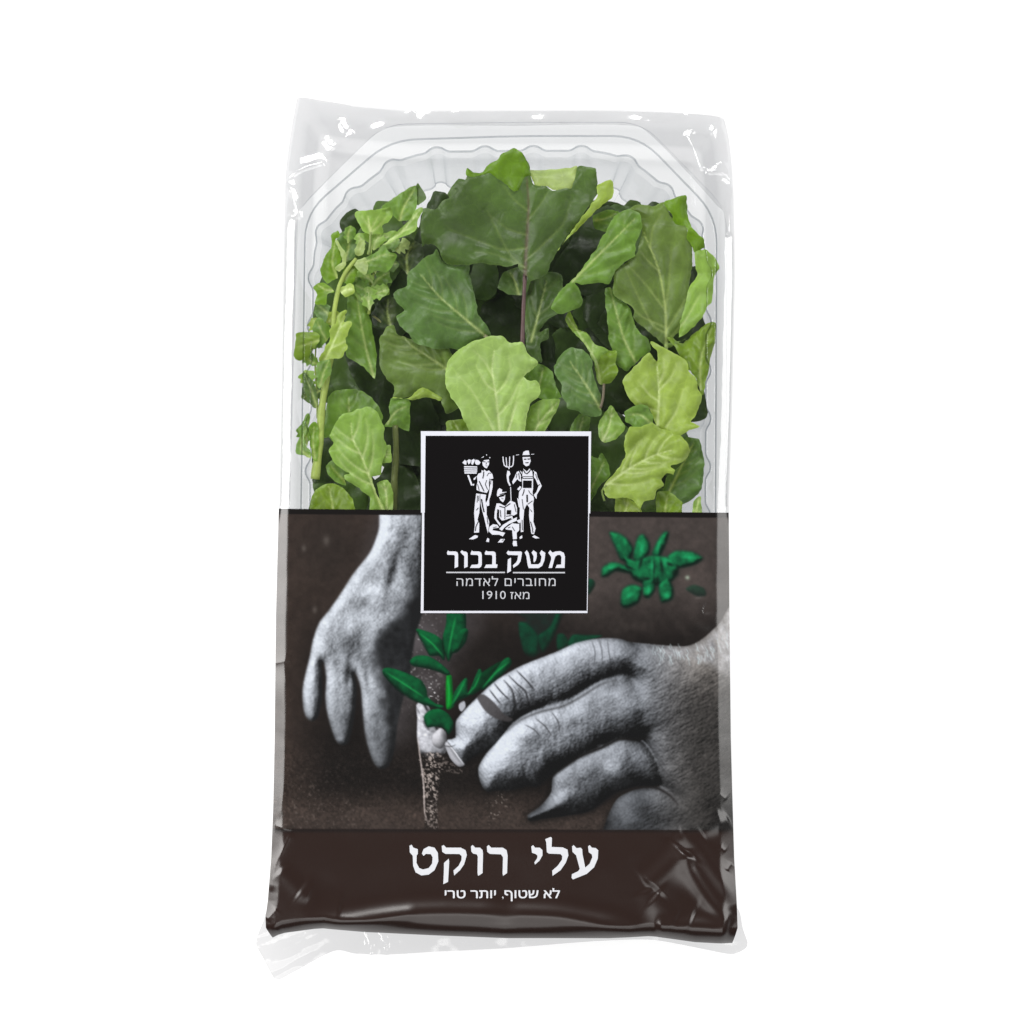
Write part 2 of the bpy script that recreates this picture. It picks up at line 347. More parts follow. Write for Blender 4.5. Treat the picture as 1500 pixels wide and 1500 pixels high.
    plant([VI((90, 460), (90, 430), (130, 420), (230, 450), (330, 500), (365, 560), (370, 600), (420, 645), (470, 660), (450, 680), (310, 640), (200, 570), (130, 510)),
           VI((258, 380), (300, 345), (380, 350), (460, 400), (510, 450), (500, 470), (420, 440), (340, 420), (280, 410)),
           VI((298, 180), (360, 190), (420, 215), (470, 260), (480, 350), (470, 375), (440, 345), (385, 345), (350, 280)),
           VI((500, 60), (600, 60), (612, 150), (600, 210), (530, 330), (500, 380), (470, 300), (465, 230), (485, 150)),
           VI((520, 310), (530, 240), (590, 175), (625, 185), (610, 260), (560, 320), (525, 330)),
           VI((525, 640), (540, 570), (600, 490), (622, 495), (625, 580), (690, 430), (712, 450), (690, 520), (640, 590), (560, 630), (520, 670)),
           VI((700, 540), (740, 480), (860, 360), (895, 370), (890, 410), (800, 500), (720, 560)),
           VI((350, 760), (348, 720), (390, 685), (450, 680), (500, 710), (530, 760), (530, 800), (500, 840), (470, 800), (420, 790), (370, 795))], hi, lo, 1.0, 1.0)
    plant([VI((640, 590), (690, 470), (830, 380), (780, 460), (700, 560))], (.02, .26, .15), (.015, .16, .10), .9, 1.2)
    for p in (((110, 450), (220, 520), (340, 600)), ((320, 205), (400, 270), (460, 340)), ((545, 110), (520, 220), (500, 330)), ((880, 385), (800, 450), (720, 540)), ((600, 510), (560, 590), (530, 640)), ((705, 450), (670, 530), (630, 580)), ((495, 480), (505, 560), (500, 660))):
        stroke(VI(*p), 1.5, (.16, .62, .34), .55)
    for p in (((90, 450), (180, 560), (300, 640)), ((300, 190), (345, 280), (385, 345)), ((465, 230), (470, 300), (500, 380)), ((610, 200), (560, 310), (520, 325))):
        stroke(VI(*p), 1.1, (.01, .10, .06), .5)
    C = np.where(C > .28, .28 + (C - .28) * 1.28, .28 + (C - .28) * 1.15)
    # ---- black bar along the top of the print
    t = Y - (745 + (X - 408) * .0085)
    mix((.075, .062, .060), smooth(8.6, 7.4, t) * 1.0)
    # fade toward the brown lower border
    C = C * (1 + .035 * n(1.7, 99, 1))[:, None]
    # ---- plain dark brown band
    tb = smooth(1214.2, 1215.8, Y - (X - 740) * .003)
    mix((.182, .124, .106), tb)
    mix((.10, .08, .078), tb * smooth(1222, 1216, Y) * .7)
    return np.clip(C, 0.01, .97).reshape(SH + (3,))

# ---------------------------------------------------------------- helpers
def srgb(r, g, b):
    f = lambda c: c / 12.92 if c <= .04045 else ((c + .055) / 1.055) ** 2.4
    return (f(r / 255.0), f(g / 255.0), f(b / 255.0))
def lin(a):
    a = np.asarray(a, float)
    return np.where(a <= .04045, a / 12.92, ((a + .055) / 1.055) ** 2.4)

def to_world(px, py, z, zref):
    k = S * (1 - zref / H)
    return np.stack([(np.asarray(px) - 750) * k, (750 - np.asarray(py)) * k, np.asarray(z) + 0 * np.asarray(px)], -1)

def empty(name, loc, label, cat, group=None):
    o = bpy.data.objects.new(name, None); COL.objects.link(o); o.location = loc
    o.empty_display_size = 0.01
    tag(o, label, cat, group); return o
def tag(o, label, cat, group=None, kind=None):
    if label: o['label'] = label
    if cat: o['category'] = cat
    if group: o['group'] = group
    if kind: o['kind'] = kind
def link(name, me, mat, parent=None, smooth_=True):
    o = bpy.data.objects.new(name, me); COL.objects.link(o)
    if mat is not None: me.materials.append(mat)
    if smooth_: me.polygons.foreach_set('use_smooth', np.ones(len(me.polygons), bool))
    if parent is not None:
        o.parent = parent; o.matrix_parent_inverse = parent.matrix_basis.inverted()
    return o
def mesh_of(name, V, F, col=None):
    me = bpy.data.meshes.new(name); me.from_pydata([tuple(v) for v in V], [], [tuple(f) for f in F]); me.update()
    if col is not None:
        a = me.color_attributes.new('tint', 'FLOAT_COLOR', 'POINT')
        c = np.ones((len(V), 4), np.float32); c[:, :3] = col; a.data.foreach_set('color', c.ravel())
    return me
def grid_faces(nu, nv):
    i = np.arange(nu - 1)[None, :] + nu * np.arange(nv - 1)[:, None]
    return np.stack([i, i + nu, i + nu + 1, i + 1], -1).reshape(-1, 4).tolist()

def fill_outline(P, step, jitter=0.25, seed=0, extra=None):
    """2-D triangulation of the outline P with interior points about every step px"""
    P = np.asarray(P, float); n = len(P)
    x0, y0 = P.min(0); x1, y1 = P.max(0); pts = []
    rs = np.random.RandomState(seed)
    ys = np.arange(y0 + step / 2, y1, step * .87)
    g = []
    for j, y in enumerate(ys):
        xs = np.arange(x0 + (step / 2 if j % 2 else 0), x1, step); g.append(np.stack([xs, np.full(xs.shape, y)], 1))
    if g:
        G = np.concatenate(g); G = G + rs.uniform(-jitter, jitter, G.shape) * step
        k = inside(G[:, 0], G[:, 1], P); G = G[k]
        if len(G):
            d, *_ = seg_dist(G[:, 0], G[:, 1], P, True); G = G[d > step * .45]
    else:
        G = np.zeros((0, 2))
    allp = [Vector(p) for p in P] + [Vector(p) for p in G]
    v, e, f, *_ = geometry.delaunay_2d_cdt(allp, [], [list(range(n))], 1, 1e-5)
    return np.array([(a.x, a.y) for a in v]), [list(q) for q in f]

def nodes(name):
    m = bpy.data.materials.new(name); m.use_nodes = True; nt = m.node_tree; nt.nodes.clear()
    out = nt.nodes.new('ShaderNodeOutputMaterial'); return m, nt, out
def N_(nt, t, **kw):
    n = nt.nodes.new(t)
    for k, v in kw.items(): setattr(n, k, v)
    return n

# ---------------------------------------------------------------- materials
def mat_plain(name, col, rough=.3, spec=.5, var=.04, coat=0):
    m, nt, out = nodes(name); b = N_(nt, 'ShaderNodeBsdfPrincipled')
    tc = N_(nt, 'ShaderNodeTexCoord'); no = N_(nt, 'ShaderNodeTexNoise'); no.inputs['Scale'].default_value = 900
    nt.links.new(tc.outputs['Object'], no.inputs['Vector'])
    mp = N_(nt, 'ShaderNodeMapRange'); mp.inputs[3].default_value = 1 - var; mp.inputs[4].default_value = 1 + var
    nt.links.new(no.outputs[0], mp.inputs[0])
    vm = N_(nt, 'ShaderNodeVectorMath', operation='SCALE'); vm.inputs[0].default_value = col
    nt.links.new(mp.outputs[0], vm.inputs['Scale']); nt.links.new(vm.outputs[0], b.inputs['Base Color'])
    b.inputs['Roughness'].default_value = rough; b.inputs['Specular IOR Level'].default_value = spec
    nt.links.new(b.outputs[0], out.inputs[0]); return m

def mat_clear(name, face, edge, rough, gloss=1.0, haze=0.0, bump=0.0, bscale=200, fmax=.6, fmin=.075):
    """thin clear plastic: tinted see-through, darker where looked along, with a mirror-like skin"""
    m, nt, out = nodes(name)
    lw = N_(nt, 'ShaderNodeLayerWeight'); lw.inputs['Blend'].default_value = .5
    pw = N_(nt, 'ShaderNodeMath', operation='POWER'); pw.inputs[1].default_value = 5.0; nt.links.new(lw.outputs['Facing'], pw.inputs[0])
    mc = N_(nt, 'ShaderNodeMix', data_type='RGBA'); nt.links.new(pw.outputs[0], mc.inputs[0])
    mc.inputs[6].default_value = (*face, 1); mc.inputs[7].default_value = (*edge, 1)
    tr = N_(nt, 'ShaderNodeBsdfTransparent'); nt.links.new(mc.outputs[2], tr.inputs[0])
    gl = N_(nt, 'ShaderNodeBsdfGlossy'); gl.inputs['Roughness'].default_value = rough; gl.inputs[0].default_value = (gloss, gloss, gloss, 1)
    fr = N_(nt, 'ShaderNodeFresnel'); fr.inputs[0].default_value = 1.5
    # a sheet met from behind has the same skin: use the facing term for both sides
    geo = N_(nt, 'ShaderNodeNewGeometry')
    f2 = N_(nt, 'ShaderNodeMath', operation='POWER'); f2.inputs[1].default_value = 5.0
    lw2 = N_(nt, 'ShaderNodeLayerWeight'); lw2.inputs['Blend'].default_value = .5; nt.links.new(lw2.outputs['Facing'], f2.inputs[0])
    fm = N_(nt, 'ShaderNodeMapRange'); fm.inputs[3].default_value = fmin; fm.inputs[4].default_value = fmax; nt.links.new(f2.outputs[0], fm.inputs[0])
    if bump:
        tc = N_(nt, 'ShaderNodeTexCoord'); no = N_(nt, 'ShaderNodeTexNoise'); no.inputs['Scale'].default_value = bscale
        nt.links.new(tc.outputs['Object'], no.inputs['Vector'])
        bp = N_(nt, 'ShaderNodeBump'); bp.inputs['Strength'].default_value = bump; bp.inputs['Distance'].default_value = .0006
        nt.links.new(no.outputs[0], bp.inputs['Height']); nt.links.new(bp.outputs[0], gl.inputs['Normal'])
    mx = N_(nt, 'ShaderNodeMixShader'); nt.links.new(fm.outputs[0], mx.inputs[0]); nt.links.new(tr.outputs[0], mx.inputs[1]); nt.links.new(gl.outputs[0], mx.inputs[2])
    last = mx
    if haze:
        df = N_(nt, 'ShaderNodeBsdfDiffuse'); df.inputs[0].default_value = (.8, .81, .82, 1)
        m2 = N_(nt, 'ShaderNodeMixShader'); m2.inputs[0].default_value = haze
        nt.links.new(mx.outputs[0], m2.inputs[1]); nt.links.new(df.outputs[0], m2.inputs[2]); last = m2
    nt.links.new(last.outputs[0], out.inputs[0]); return m

def mat_leaf(name):
    m, nt, out = nodes(name)
    at = N_(nt, 'ShaderNodeAttribute', attribute_name='tint')
    tc = N_(nt, 'ShaderNodeTexCoord')
    n1 = N_(nt, 'ShaderNodeTexNoise'); n1.inputs['Scale'].default_value = 260; n1.inputs['Detail'].default_value = 5
    n2 = N_(nt, 'ShaderNodeTexVoronoi'); n2.inputs['Scale'].default_value = 650; n2.feature = 'DISTANCE_TO_EDGE'
    for q in (n1, n2): nt.links.new(tc.outputs['Object'], q.inputs['Vector'])
    mp = N_(nt, 'ShaderNodeMapRange'); mp.inputs[1].default_value = .25; mp.inputs[2].default_value = .75; mp.inputs[3].default_value = .82; mp.inputs[4].default_value = 1.16
    nt.links.new(n1.outputs[0], mp.inputs[0])
    vm = N_(nt, 'ShaderNodeVectorMath', operation='SCALE'); n3 = N_(nt, 'ShaderNodeTexVoronoi'); n3.inputs['Scale'].default_value = 300; n3.feature = 'DISTANCE_TO_EDGE'
    wp = N_(nt, 'ShaderNodeTexNoise'); wp.inputs['Scale'].default_value = 180; nt.links.new(tc.outputs['Object'], wp.inputs['Vector'])
    wa = N_(nt, 'ShaderNodeVectorMath', operation='MULTIPLY_ADD'); wa.inputs[1].default_value = (.004, .004, 0); nt.links.new(wp.outputs['Color'], wa.inputs[0]); nt.links.new(tc.outputs['Object'], wa.inputs[2])
    fl = N_(nt, 'ShaderNodeVectorMath', operation='MULTIPLY'); fl.inputs[1].default_value = (1, 1, 0); nt.links.new(wa.outputs[0], fl.inputs[0]); nt.links.new(fl.outputs[0], n3.inputs['Vector'])
    ve = N_(nt, 'ShaderNodeMapRange'); ve.inputs[1].default_value = 0; ve.inputs[2].default_value = .07; ve.inputs[3].default_value = 1.10; ve.inputs[4].default_value = 1.0; nt.links.new(n3.outputs['Distance'], ve.inputs[0])
    mv = N_(nt, 'ShaderNodeMath', operation='MULTIPLY'); nt.links.new(mp.outputs[0], mv.inputs[0]); nt.links.new(ve.outputs[0], mv.inputs[1])
    nt.links.new(at.outputs['Color'], vm.inputs[0]); nt.links.new(mv.outputs[0], vm.inputs['Scale'])
    b = N_(nt, 'ShaderNodeBsdfPrincipled'); nt.links.new(vm.outputs[0], b.inputs['Base Color'])
    b.inputs['Roughness'].default_value = .42; b.inputs['Specular IOR Level'].default_value = .38
    mn = N_(nt, 'ShaderNodeMath', operation='MINIMUM'); mn.inputs[1].default_value = .25; nt.links.new(n3.outputs['Distance'], mn.inputs[0])
    ad = N_(nt, 'ShaderNodeMath', operation='MULTIPLY_ADD'); ad.inputs[1].default_value = 1.5; nt.links.new(mn.outputs[0], ad.inputs[0]); nt.links.new(n1.outputs[0], ad.inputs[2])
    bp = N_(nt, 'ShaderNodeBump'); bp.inputs['Strength'].default_value = .22; bp.inputs['Distance'].default_value = .0006
    nt.links.new(ad.outputs[0], bp.inputs['Height']); nt.links.new(bp.outputs[0], b.inputs['Normal'])
    tl = N_(nt, 'ShaderNodeBsdfTranslucent')
    tv = N_(nt, 'ShaderNodeVectorMath', operation='MULTIPLY'); tv.inputs[1].default_value = (1.5, 1.35, .35); nt.links.new(vm.outputs[0], tv.inputs[0]); nt.links.new(tv.outputs[0], tl.inputs[0])
    mx = N_(nt, 'ShaderNodeMixShader'); mx.inputs[0].default_value = .26
    nt.links.new(b.outputs[0], mx.inputs[1]); nt.links.new(tl.outputs[0], mx.inputs[2]); nt.links.new(mx.outputs[0], out.inputs[0]); return m

def mat_print(name):
    m, nt, out = nodes(name)
    at = N_(nt, 'ShaderNodeAttribute', attribute_name='tint')
    b = N_(nt, 'ShaderNodeBsdfPrincipled'); nt.links.new(at.outputs['Color'], b.inputs['Base Color'])
    b.inputs['Roughness'].default_value = .23; b.inputs['Specular IOR Level'].default_value = .5
    tc = N_(nt, 'ShaderNodeTexCoord'); no = N_(nt, 'ShaderNodeTexNoise'); no.inputs['Scale'].default_value = 130; no.inputs['Detail'].default_value = 3
    nt.links.new(tc.outputs['Object'], no.inputs['Vector'])
    bp = N_(nt, 'ShaderNodeBump'); bp.inputs['Strength'].default_value = .06; bp.inputs['Distance'].default_value = .0005
    nt.links.new(no.outputs[0], bp.inputs['Height']); nt.links.new(bp.outputs[0], b.inputs['Normal'])
    nt.links.new(b.outputs[0], out.inputs[0]); return m

M_table = mat_plain('white_table', (.26, .26, .262), .7, .1, .005)
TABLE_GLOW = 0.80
M_film = mat_clear('clear_film', (.875, .878, .886), (.50, .52, .56), .05, .62, .001, .25, 160)
M_under = mat_clear('clear_film_back', (.965, .966, .968), (.6, .62, .64), .06, .5, .001, fmin=.03)
M_seam = mat_clear('clear_film_sealed', (.86, .86, .866), (.6, .6, .62), .12, .5, .006)
M_end = mat_clear('clear_film_end_seam', (.77, .77, .776), (.6, .6, .62), .09, .5, .006)
M_tray = mat_clear('tray_plastic', (.990, .995, .996), (.06, .12, .16), .08, .6, .002, fmax=.25, fmin=.03)
M_leaf = mat_leaf('leaf_skin')
M_print = mat_print('film_print')
ALB = 1 / 1.75        # a white print under these lamps reads brighter than white: printed albedo
M_black = mat_plain('label_black', tuple(.62 * c for c in srgb(17, 15, 16)), .16, .4)
M_white = mat_plain('label_white', tuple(ALB * c for c in srgb(222, 224, 234)), .22, .5)
M_title = mat_plain('title_white', tuple(ALB * c for c in srgb(226, 228, 234)), .22, .5)
M_grey = mat_plain('label_grey_white', tuple(ALB * c for c in srgb(196, 198, 204)), .22, .5)

# ---------------------------------------------------------------- table
# a translucent white light table, lit from underneath: the photograph has no shadow on it and the leaf tips glow
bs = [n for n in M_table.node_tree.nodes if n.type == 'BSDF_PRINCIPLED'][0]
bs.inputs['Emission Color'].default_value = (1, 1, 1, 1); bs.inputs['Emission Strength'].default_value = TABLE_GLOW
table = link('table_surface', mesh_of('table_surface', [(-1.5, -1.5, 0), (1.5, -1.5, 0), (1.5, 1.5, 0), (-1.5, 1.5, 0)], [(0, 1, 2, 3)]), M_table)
tag(table, 'plain bright white light table under the salad pack', 'table top', kind='structure')

# ---------------------------------------------------------------- the sleeve's outline and height
ZT = 0.0455           # height of the film over the tray
LEFT = [(434, 139), (425, 190), (416, 250), (413, 400), (411, 560), (408, 745), (404, 900), (402, 1087), (400, 1181), (397, 1257), (392, 1320), (388.5, 1345), (389, 1360), (398, 1376)]
RIGHT = [(1062, 169), (1070, 205), (1076, 262), (1078, 400), (1073, 600), (1068, 752), (1069, 897), (1071, 1080), (1073, 1156), (1076, 1257), (1080, 1330), (1081, 1360), (1074, 1384)]
TOP = [(434, 139), (470, 146), (520, 153), (600, 160), (700, 160), (800, 160), (900, 160), (960, 162), (1015, 165), (1062, 169)]
BOT = [(398, 1376), (414, 1369), (445, 1365), (474, 1361), (537, 1367), (640, 1372), (740, 1376), (892, 1376), (953, 1373), (1019, 1382), (1060, 1384), (1074, 1384)]
def curve_x(C, y): return np.interp(y, [p[1] for p in C], [p[0] for p in C])
def curve_y(C, x): return np.interp(x, [p[0] for p in C], [p[1] for p in C])
RIM_OUT = [(433, 318), (434, 300), (470, 264), (520, 214), (545, 194), (575, 184), (640, 180), (760, 178), (880, 178), (935, 179), (965, 192), (1000, 230), (1035, 266), (1060, 296), (1066, 320), (1064, 800), (1066, 1290), (1062, 1335), (1040, 1352), (430, 1352), (408, 1335), (405, 1290), (424, 800)]

RIDGES = [  # folds of the film: points, height, half width, sharp
    (VA((145, 565), (250, 500), (390, 460)), 1.3, 5, 1), (VA((235, 775), (190, 650), (135, 560)), 1.1, 4, 1), (VA((410, 385), (480, 330), (550, 290)), .9, 4, 1),
    (VA((460, 220), (500, 290)), .7, 4, 1), (VA((250, 780), (170, 770)), .8, 4, 1), (VA((960, 150), (965, 380)), .35, 3, 1), (VA((370, 320), (420, 400)), .6, 4, 1),
    (VA((880, 150), (930, 240)), .5, 4, 1),
    (VB((1050, 280), (1100, 380), (1150, 520)), 1.2, 5, 1), (VB((1150, 520), (1250, 520), (1325, 575)), 1.1, 4, 1), (VB((1275, 205), (1180, 300)), .8, 5, 1), (VB((1330, 580), (1300, 700), (1290, 900)), .9, 4, 1),
    (VB((1250, 450), (1300, 530)), .8, 4, 1), (VB((1050, 170), (1090, 300)), .6, 4, 1),
    (VE((170, 580), (165, 900), (140, 1000), (160, 1150), (150, 1480)), 0.075, 3, 1), (VE((60, 1000), (190, 970)), 0.154, 4, 1),
    (VG((230, 0), (225, 250), (205, 400), (190, 480)), 0.0856, 3, 1), (VG((165, 510), (270, 535)), 0.239, 4, 1), (VG((270, 540), (215, 650), (170, 740), (145, 900)), 0.307, 5, 1),
    (VG((180, 990), (120, 1060)), 0.205, 4, 1), (VG((190, 760), (330, 900), (380, 930)), 0.28, 8.8, 0), (VG((210, 1000), (420, 1050), (560, 1075), (800, 1030), (1000, 1000), (1500, 1010)), 0.44, 13.8, 0),
    (VG((300, 880), (420, 960), (560, 1000)), .35, 14, 0), (VG((215, 1040), (500, 1075), (800, 1035), (1100, 1012), (1500, 1020)) + VH((300, 1035), (600, 1090), (800, 1140)), .75, 11, 0), (VH((1040, 640), (960, 760), (850, 880)), .6, 16, 0), (VH((860, 900), (960, 980), (1100, 1040)), .5, 14, 0), (VH((860, 1120), (1100, 1100), (1300, 1120)), .5, 10, 0), (VG((450, 1095), (700, 1060), (1000, 1010)), 0.28, 7.5, 0),
    (VH((0, 1010), (300, 1020), (600, 1080), (820, 1150)), 0.44, 12.5, 0), (VH((1040, 640), (950, 740), (800, 860)), 0.36, 11.2, 0), (VH((1040, 640), (1060, 760), (1180, 950), (1320, 1090)), 0.72, 8.8, 0),
    (VH((960, 550), (1100, 620), (1200, 760), (1300, 900), (1340, 1040)), 0.48, 10.0, 0), (VH((810, 870), (860, 980), (1000, 1060)), 0.28, 11.2, 0), (VH((850, 1090), (1100, 1085), (1320, 1110)), 0.48, 10.0, 0),
    (VH((1240, 630), (1275, 660)), 0.171, 3, 1), (VH((1280, 770), (1310, 730)), 0.171, 3, 1), (VH((1130, 560), (1300, 470)), 0.32, 7.5, 0), (VH((1230, 320), (1280, 360)), 0.136, 4, 1), (VH((1000, 540), (1250, 430)), 0.32, 10.0, 0),
    (VF((1115, 600), (1130, 740), (1170, 760), (1165, 690)), 0.24, 7.5, 0),
]
def film_z(px, py):
    px = np.asarray(px, float); py = np.asarray(py, float); sh = px.shape; px = px.ravel(); py = py.ravel()
    z = np.full(px.shape, ZT)
    dl = px - curve_x(LEFT, py); dr = curve_x(RIGHT, py) - px; db = curve_y(BOT, px) - py
    wob = 2 * noise(py * 0, py, 60, 201, 2)
    steep = 1.8 * (1 - smooth(700, 790, py))
    def drop(d, w, slope):
        # integral of a slope that sets in over a soft shoulder
        w = np.maximum(w, 6); t = np.clip((w - d) / w, 0, 1)
        return S * w * (slope * np.where(t < .45, t * t / .90, t - .225) + steep * np.clip(t - .68, 0, 1) ** 2)
    low = smooth(680, 742, py)
    z -= drop(dl, 20 - 2 * low + wob, (.34 + .18 * (1 - smooth(400, 520, py))) * (1 - low) + .45 * low)
    z -= drop(dr, 24 - 1 * low + wob, (.30 + .20 * (1 - smooth(240, 330, py))) * (1 - low) + .49 * low)
    # the film leaves the rim of the tray towards the flattened top seam
    k = np.where(py < 345)[0]
    if len(k):
        d, *_ = seg_dist(px[k], py[k], RIM_OUT, True); d = np.where(inside(px[k], py[k], RIM_OUT), 0, d)
        up = smooth(345, 300, py[k]); z[k] -= up * np.minimum(d * S * .14, .011)
        z[k] += up * .00022 * noise(px[k], py[k], 40, 205, 2) * smooth(0, 14, d)
    # rolled front end of the pack
    t = np.clip((22 - db) / 22, 0, 1.05)
    z -= .010 * (1 - np.sqrt(np.clip(1 - (t * .74) ** 2, 0, 1)))
    # slack in the film
    z += .00022 * noise(px, py, 150, 202, 2) + .00005 * noise(px, py, 45, 203, 2)
    z += .00030 * noise(px, py * .6, 90, 204, 2) * smooth(1225, 1330, py)
    z += .00002 * noise(px, py / 14, 9, 206, 2) * (1 - smooth(700, 760, py))
    for pts, a, w, sharp in RIDGES:
        P = resample(pts, 8, False); x0, y0 = P.min(0) - 5 * w; x1, y1 = P.max(0) + 5 * w
        k = np.where((px > x0) & (px < x1) & (py > y0) & (py < y1))[0]
        if len(k):
            d, _, _, par = seg_dist(px[k], py[k], P); e = smooth(0, .12, par) * smooth(1, .88, par)
            z[k] += a * .001 * e * (np.exp(-d / w) * .8 if sharp else np.exp(-(d / (w * 1.35)) ** 2) * .9)
    return np.maximum(z, .004).reshape(sh)

pack = empty('salad_film_sleeve', (0, 0, 0), 'clear plastic film sleeve with printed lower half wrapped around the tray of rocket leaves', 'plastic sleeve')
def sleeve_part(name, ya, yb, step, mat, colfun=None):
    nu = int(680 / step); nv = int(np.mean([b - a for a, b in zip(ya, yb)]) / step)
    u = np.linspace(0, 1, nu)[None, :]; v = np.linspace(0, 1, nv)[:, None]
    y0 = np.interp(u, np.linspace(0, 1, len(ya)), ya); y1 = np.interp(u, np.linspace(0, 1, len(yb)), yb)
    y = y0 * (1 - v) + y1 * v
    x = curve_x(LEFT, y) * (1 - u) + curve_x(RIGHT, y) * u
    z = film_z(x, y)
    V = to_world(x.ravel(), y.ravel(), z.ravel(), ZT)
    return link(name, mesh_of(name, V, grid_faces(nu, nv), None if colfun is None else colfun(x.ravel(), y.ravel())), mat, pack)
uu = np.linspace(0, 1, 60)
ytop = curve_y(TOP, 434 + uu * 628); ymid = 745 + uu * 6.0; ybot = curve_y(BOT, 398 + uu * 676)
sleeve_part('clear_film', ytop, ymid + .6, 2.5, M_film)
PX0, PX1, PY0, PY1 = 380, 1095, 738, 1392
PIC = lin(paint_print(PX0, PX1, PY0, PY1)) * ALB * .84
def pic(x, y):
    x = np.clip(x - PX0, 0, PIC.shape[1] - 1.01); y = np.clip(y - PY0, 0, PIC.shape[0] - 1.01)
    i = y.astype(int); j = x.astype(int); a = (y - i)[:, None]; b = (x - j)[:, None]
    return (PIC[i, j] * (1 - b) + PIC[i, j + 1] * b) * (1 - a) + (PIC[i + 1, j] * (1 - b) + PIC[i + 1, j + 1] * b) * a
panel = sleeve_part('printed_panel', ymid, ybot, 1.25, M_print, pic)
tag(panel, 'brown printed front with two grey hands planting a green seedling', None)

# underside of the sleeve and the flattened end seam
def under():
    nu, nv = 60, 110
    u = np.linspace(0, 1, nu)[None, :]; v = np.linspace(0, 1, nv)[:, None]
    y = np.interp(u, np.linspace(0, 1, 60), ytop) * (1 - v) + np.interp(u, np.linspace(0, 1, 60), ybot) * v
    x = curve_x(LEFT, y) * (1 - u) + curve_x(RIGHT, y) * u
    d = np.minimum(np.minimum(x - curve_x(LEFT, y), curve_x(RIGHT, y) - x), np.minimum(y - np.interp(u, np.linspace(0, 1, 60), ytop), np.interp(u, np.linspace(0, 1, 60), ybot) - y))
    z = film_z(x, y) - .0004; zb = .0012
    z = zb + (np.minimum(z, z) - zb) * smooth(46, 0, d) ** .8
    return link('underside_film', mesh_of('underside_film', to_world(x.ravel(), y.ravel(), z.ravel(), ZT), grid_faces(nu, nv)), M_under, pack)
under()
flap = [(398, 1330), (385, 1352), (375, 1381), (386, 1404), (404, 1435), (430, 1424), (489, 1393), (522, 1397), (570, 1398), (640, 1394), (740, 1389), (867, 1379), (950, 1376.5), (1000, 1384), (1064, 1397), (1080, 1396), (1092, 1389), (1095, 1381), (1088, 1360), (1079, 1330), (1040, 1340), (740, 1350), (470, 1340)]
fv, ff = fill_outline(resample(flap, 4), 4)
fz = .012 + .0006 * noise(fv[:, 0], fv[:, 1], 34, 301, 3) + .0004 * noise(fv[:, 0] * .45 + fv[:, 1] * .9, fv[:, 0] * .06, 5, 302, 2) * smooth(500, 440, fv[:, 0])
ring = [(434, 141), (520, 155), (600, 162), (760, 162), (900, 162), (1060, 171), (1074, 262), (1076, 400), (1071, 600), (1066.5, 742), (1062, 742), (1062, 330), (1050, 300), (938, 186), (760, 184), (562, 188), (440, 306), (436, 330), (424, 742), (410, 742), (413, 560), (415, 400), (418, 250)]
rv, rf = fill_outline(resample(ring, 4, True, .2), 4)
link('folded_film', mesh_of('folded_film', to_world(rv[:, 0], rv[:, 1], film_z(rv[:, 0], rv[:, 1]) - .0010, ZT), rf), M_seam, pack)
for cx in (541, 563): fz += .0016 * np.exp(-((fv[:, 0] - cx - .2 * (fv[:, 1] - 1380)) / 3.5) ** 2) * smooth(1360, 1378, fv[:, 1])
link('end_seam', mesh_of('end_seam', to_world(fv[:, 0], fv[:, 1], fz, .012), ff), M_end, pack)

# ---------------------------------------------------------------- decals printed on the sleeve
def decal(name, polys, mat, parent, lift, step=6.0, res=2.0, smooth_pts=False):
    V = []; F = []
    for P in polys:
        P = resample(P, res) if smooth_pts else np.array([q for a, b in zip(P, P[1:] + P[:1]) for q in [np.array(a) + (np.array(b) - np.array(a)) * t for t in np.linspace(0, 1, max(2, int(math.dist(a, b) / step) + 1))[:-1]]])
        v, f = fill_outline(P, step)
        o = sum(len(a) for a in V); V.append(v); F += [[i + o for i in q][::-1] for q in f]
    v = np.concatenate(V)
    return link(name, mesh_of(name, to_world(v[:, 0], v[:, 1], film_z(v[:, 0], v[:, 1]) + lift, ZT), F), mat, parent)
def stroke_poly(pts, w):
    pts = [np.array(p, float) for p in pts]; L = []; R = []
    for i, p in enumerate(pts):
        t = pts[min(i + 1, len(pts) - 1)] - pts[max(i - 1, 0)]; t /= np.linalg.norm(t); n = np.array([-t[1], t[0]]) * w / 2
        L.append(tuple(p + n)); R.append(tuple(p - n))
    return L + R[::-1]
badge = decal('brand_badge', [[(617.5, 633), (865, 633), (862.6, 752), (859.6, 897), (617, 897)]], M_black, pack, .00018, 8)
tag(badge, 'square black badge with white border', None)
frame = [[(616.4, 631.6), (866, 632), (865.8, 638.7), (616.6, 638.3)], [(616.6, 638.3), (623.4, 638.3), (622.3, 751), (616.6, 751)], [(618.3, 751), (621.6, 751), (620.5, 894.6), (616.4, 894.6)],
         [(862.3, 638.7), (865.8, 638.7), (864.6, 752), (861.6, 752)], [(861.6, 752), (863.0, 752), (860.6, 894.6), (859.6, 894.6)], [(616.2, 894.8), (860.6, 894.8), (860.5, 898), (616.2, 898)]]
decal('badge_border', frame, M_white, badge, .00030, 8)
M = lambda *p: VM(*p)
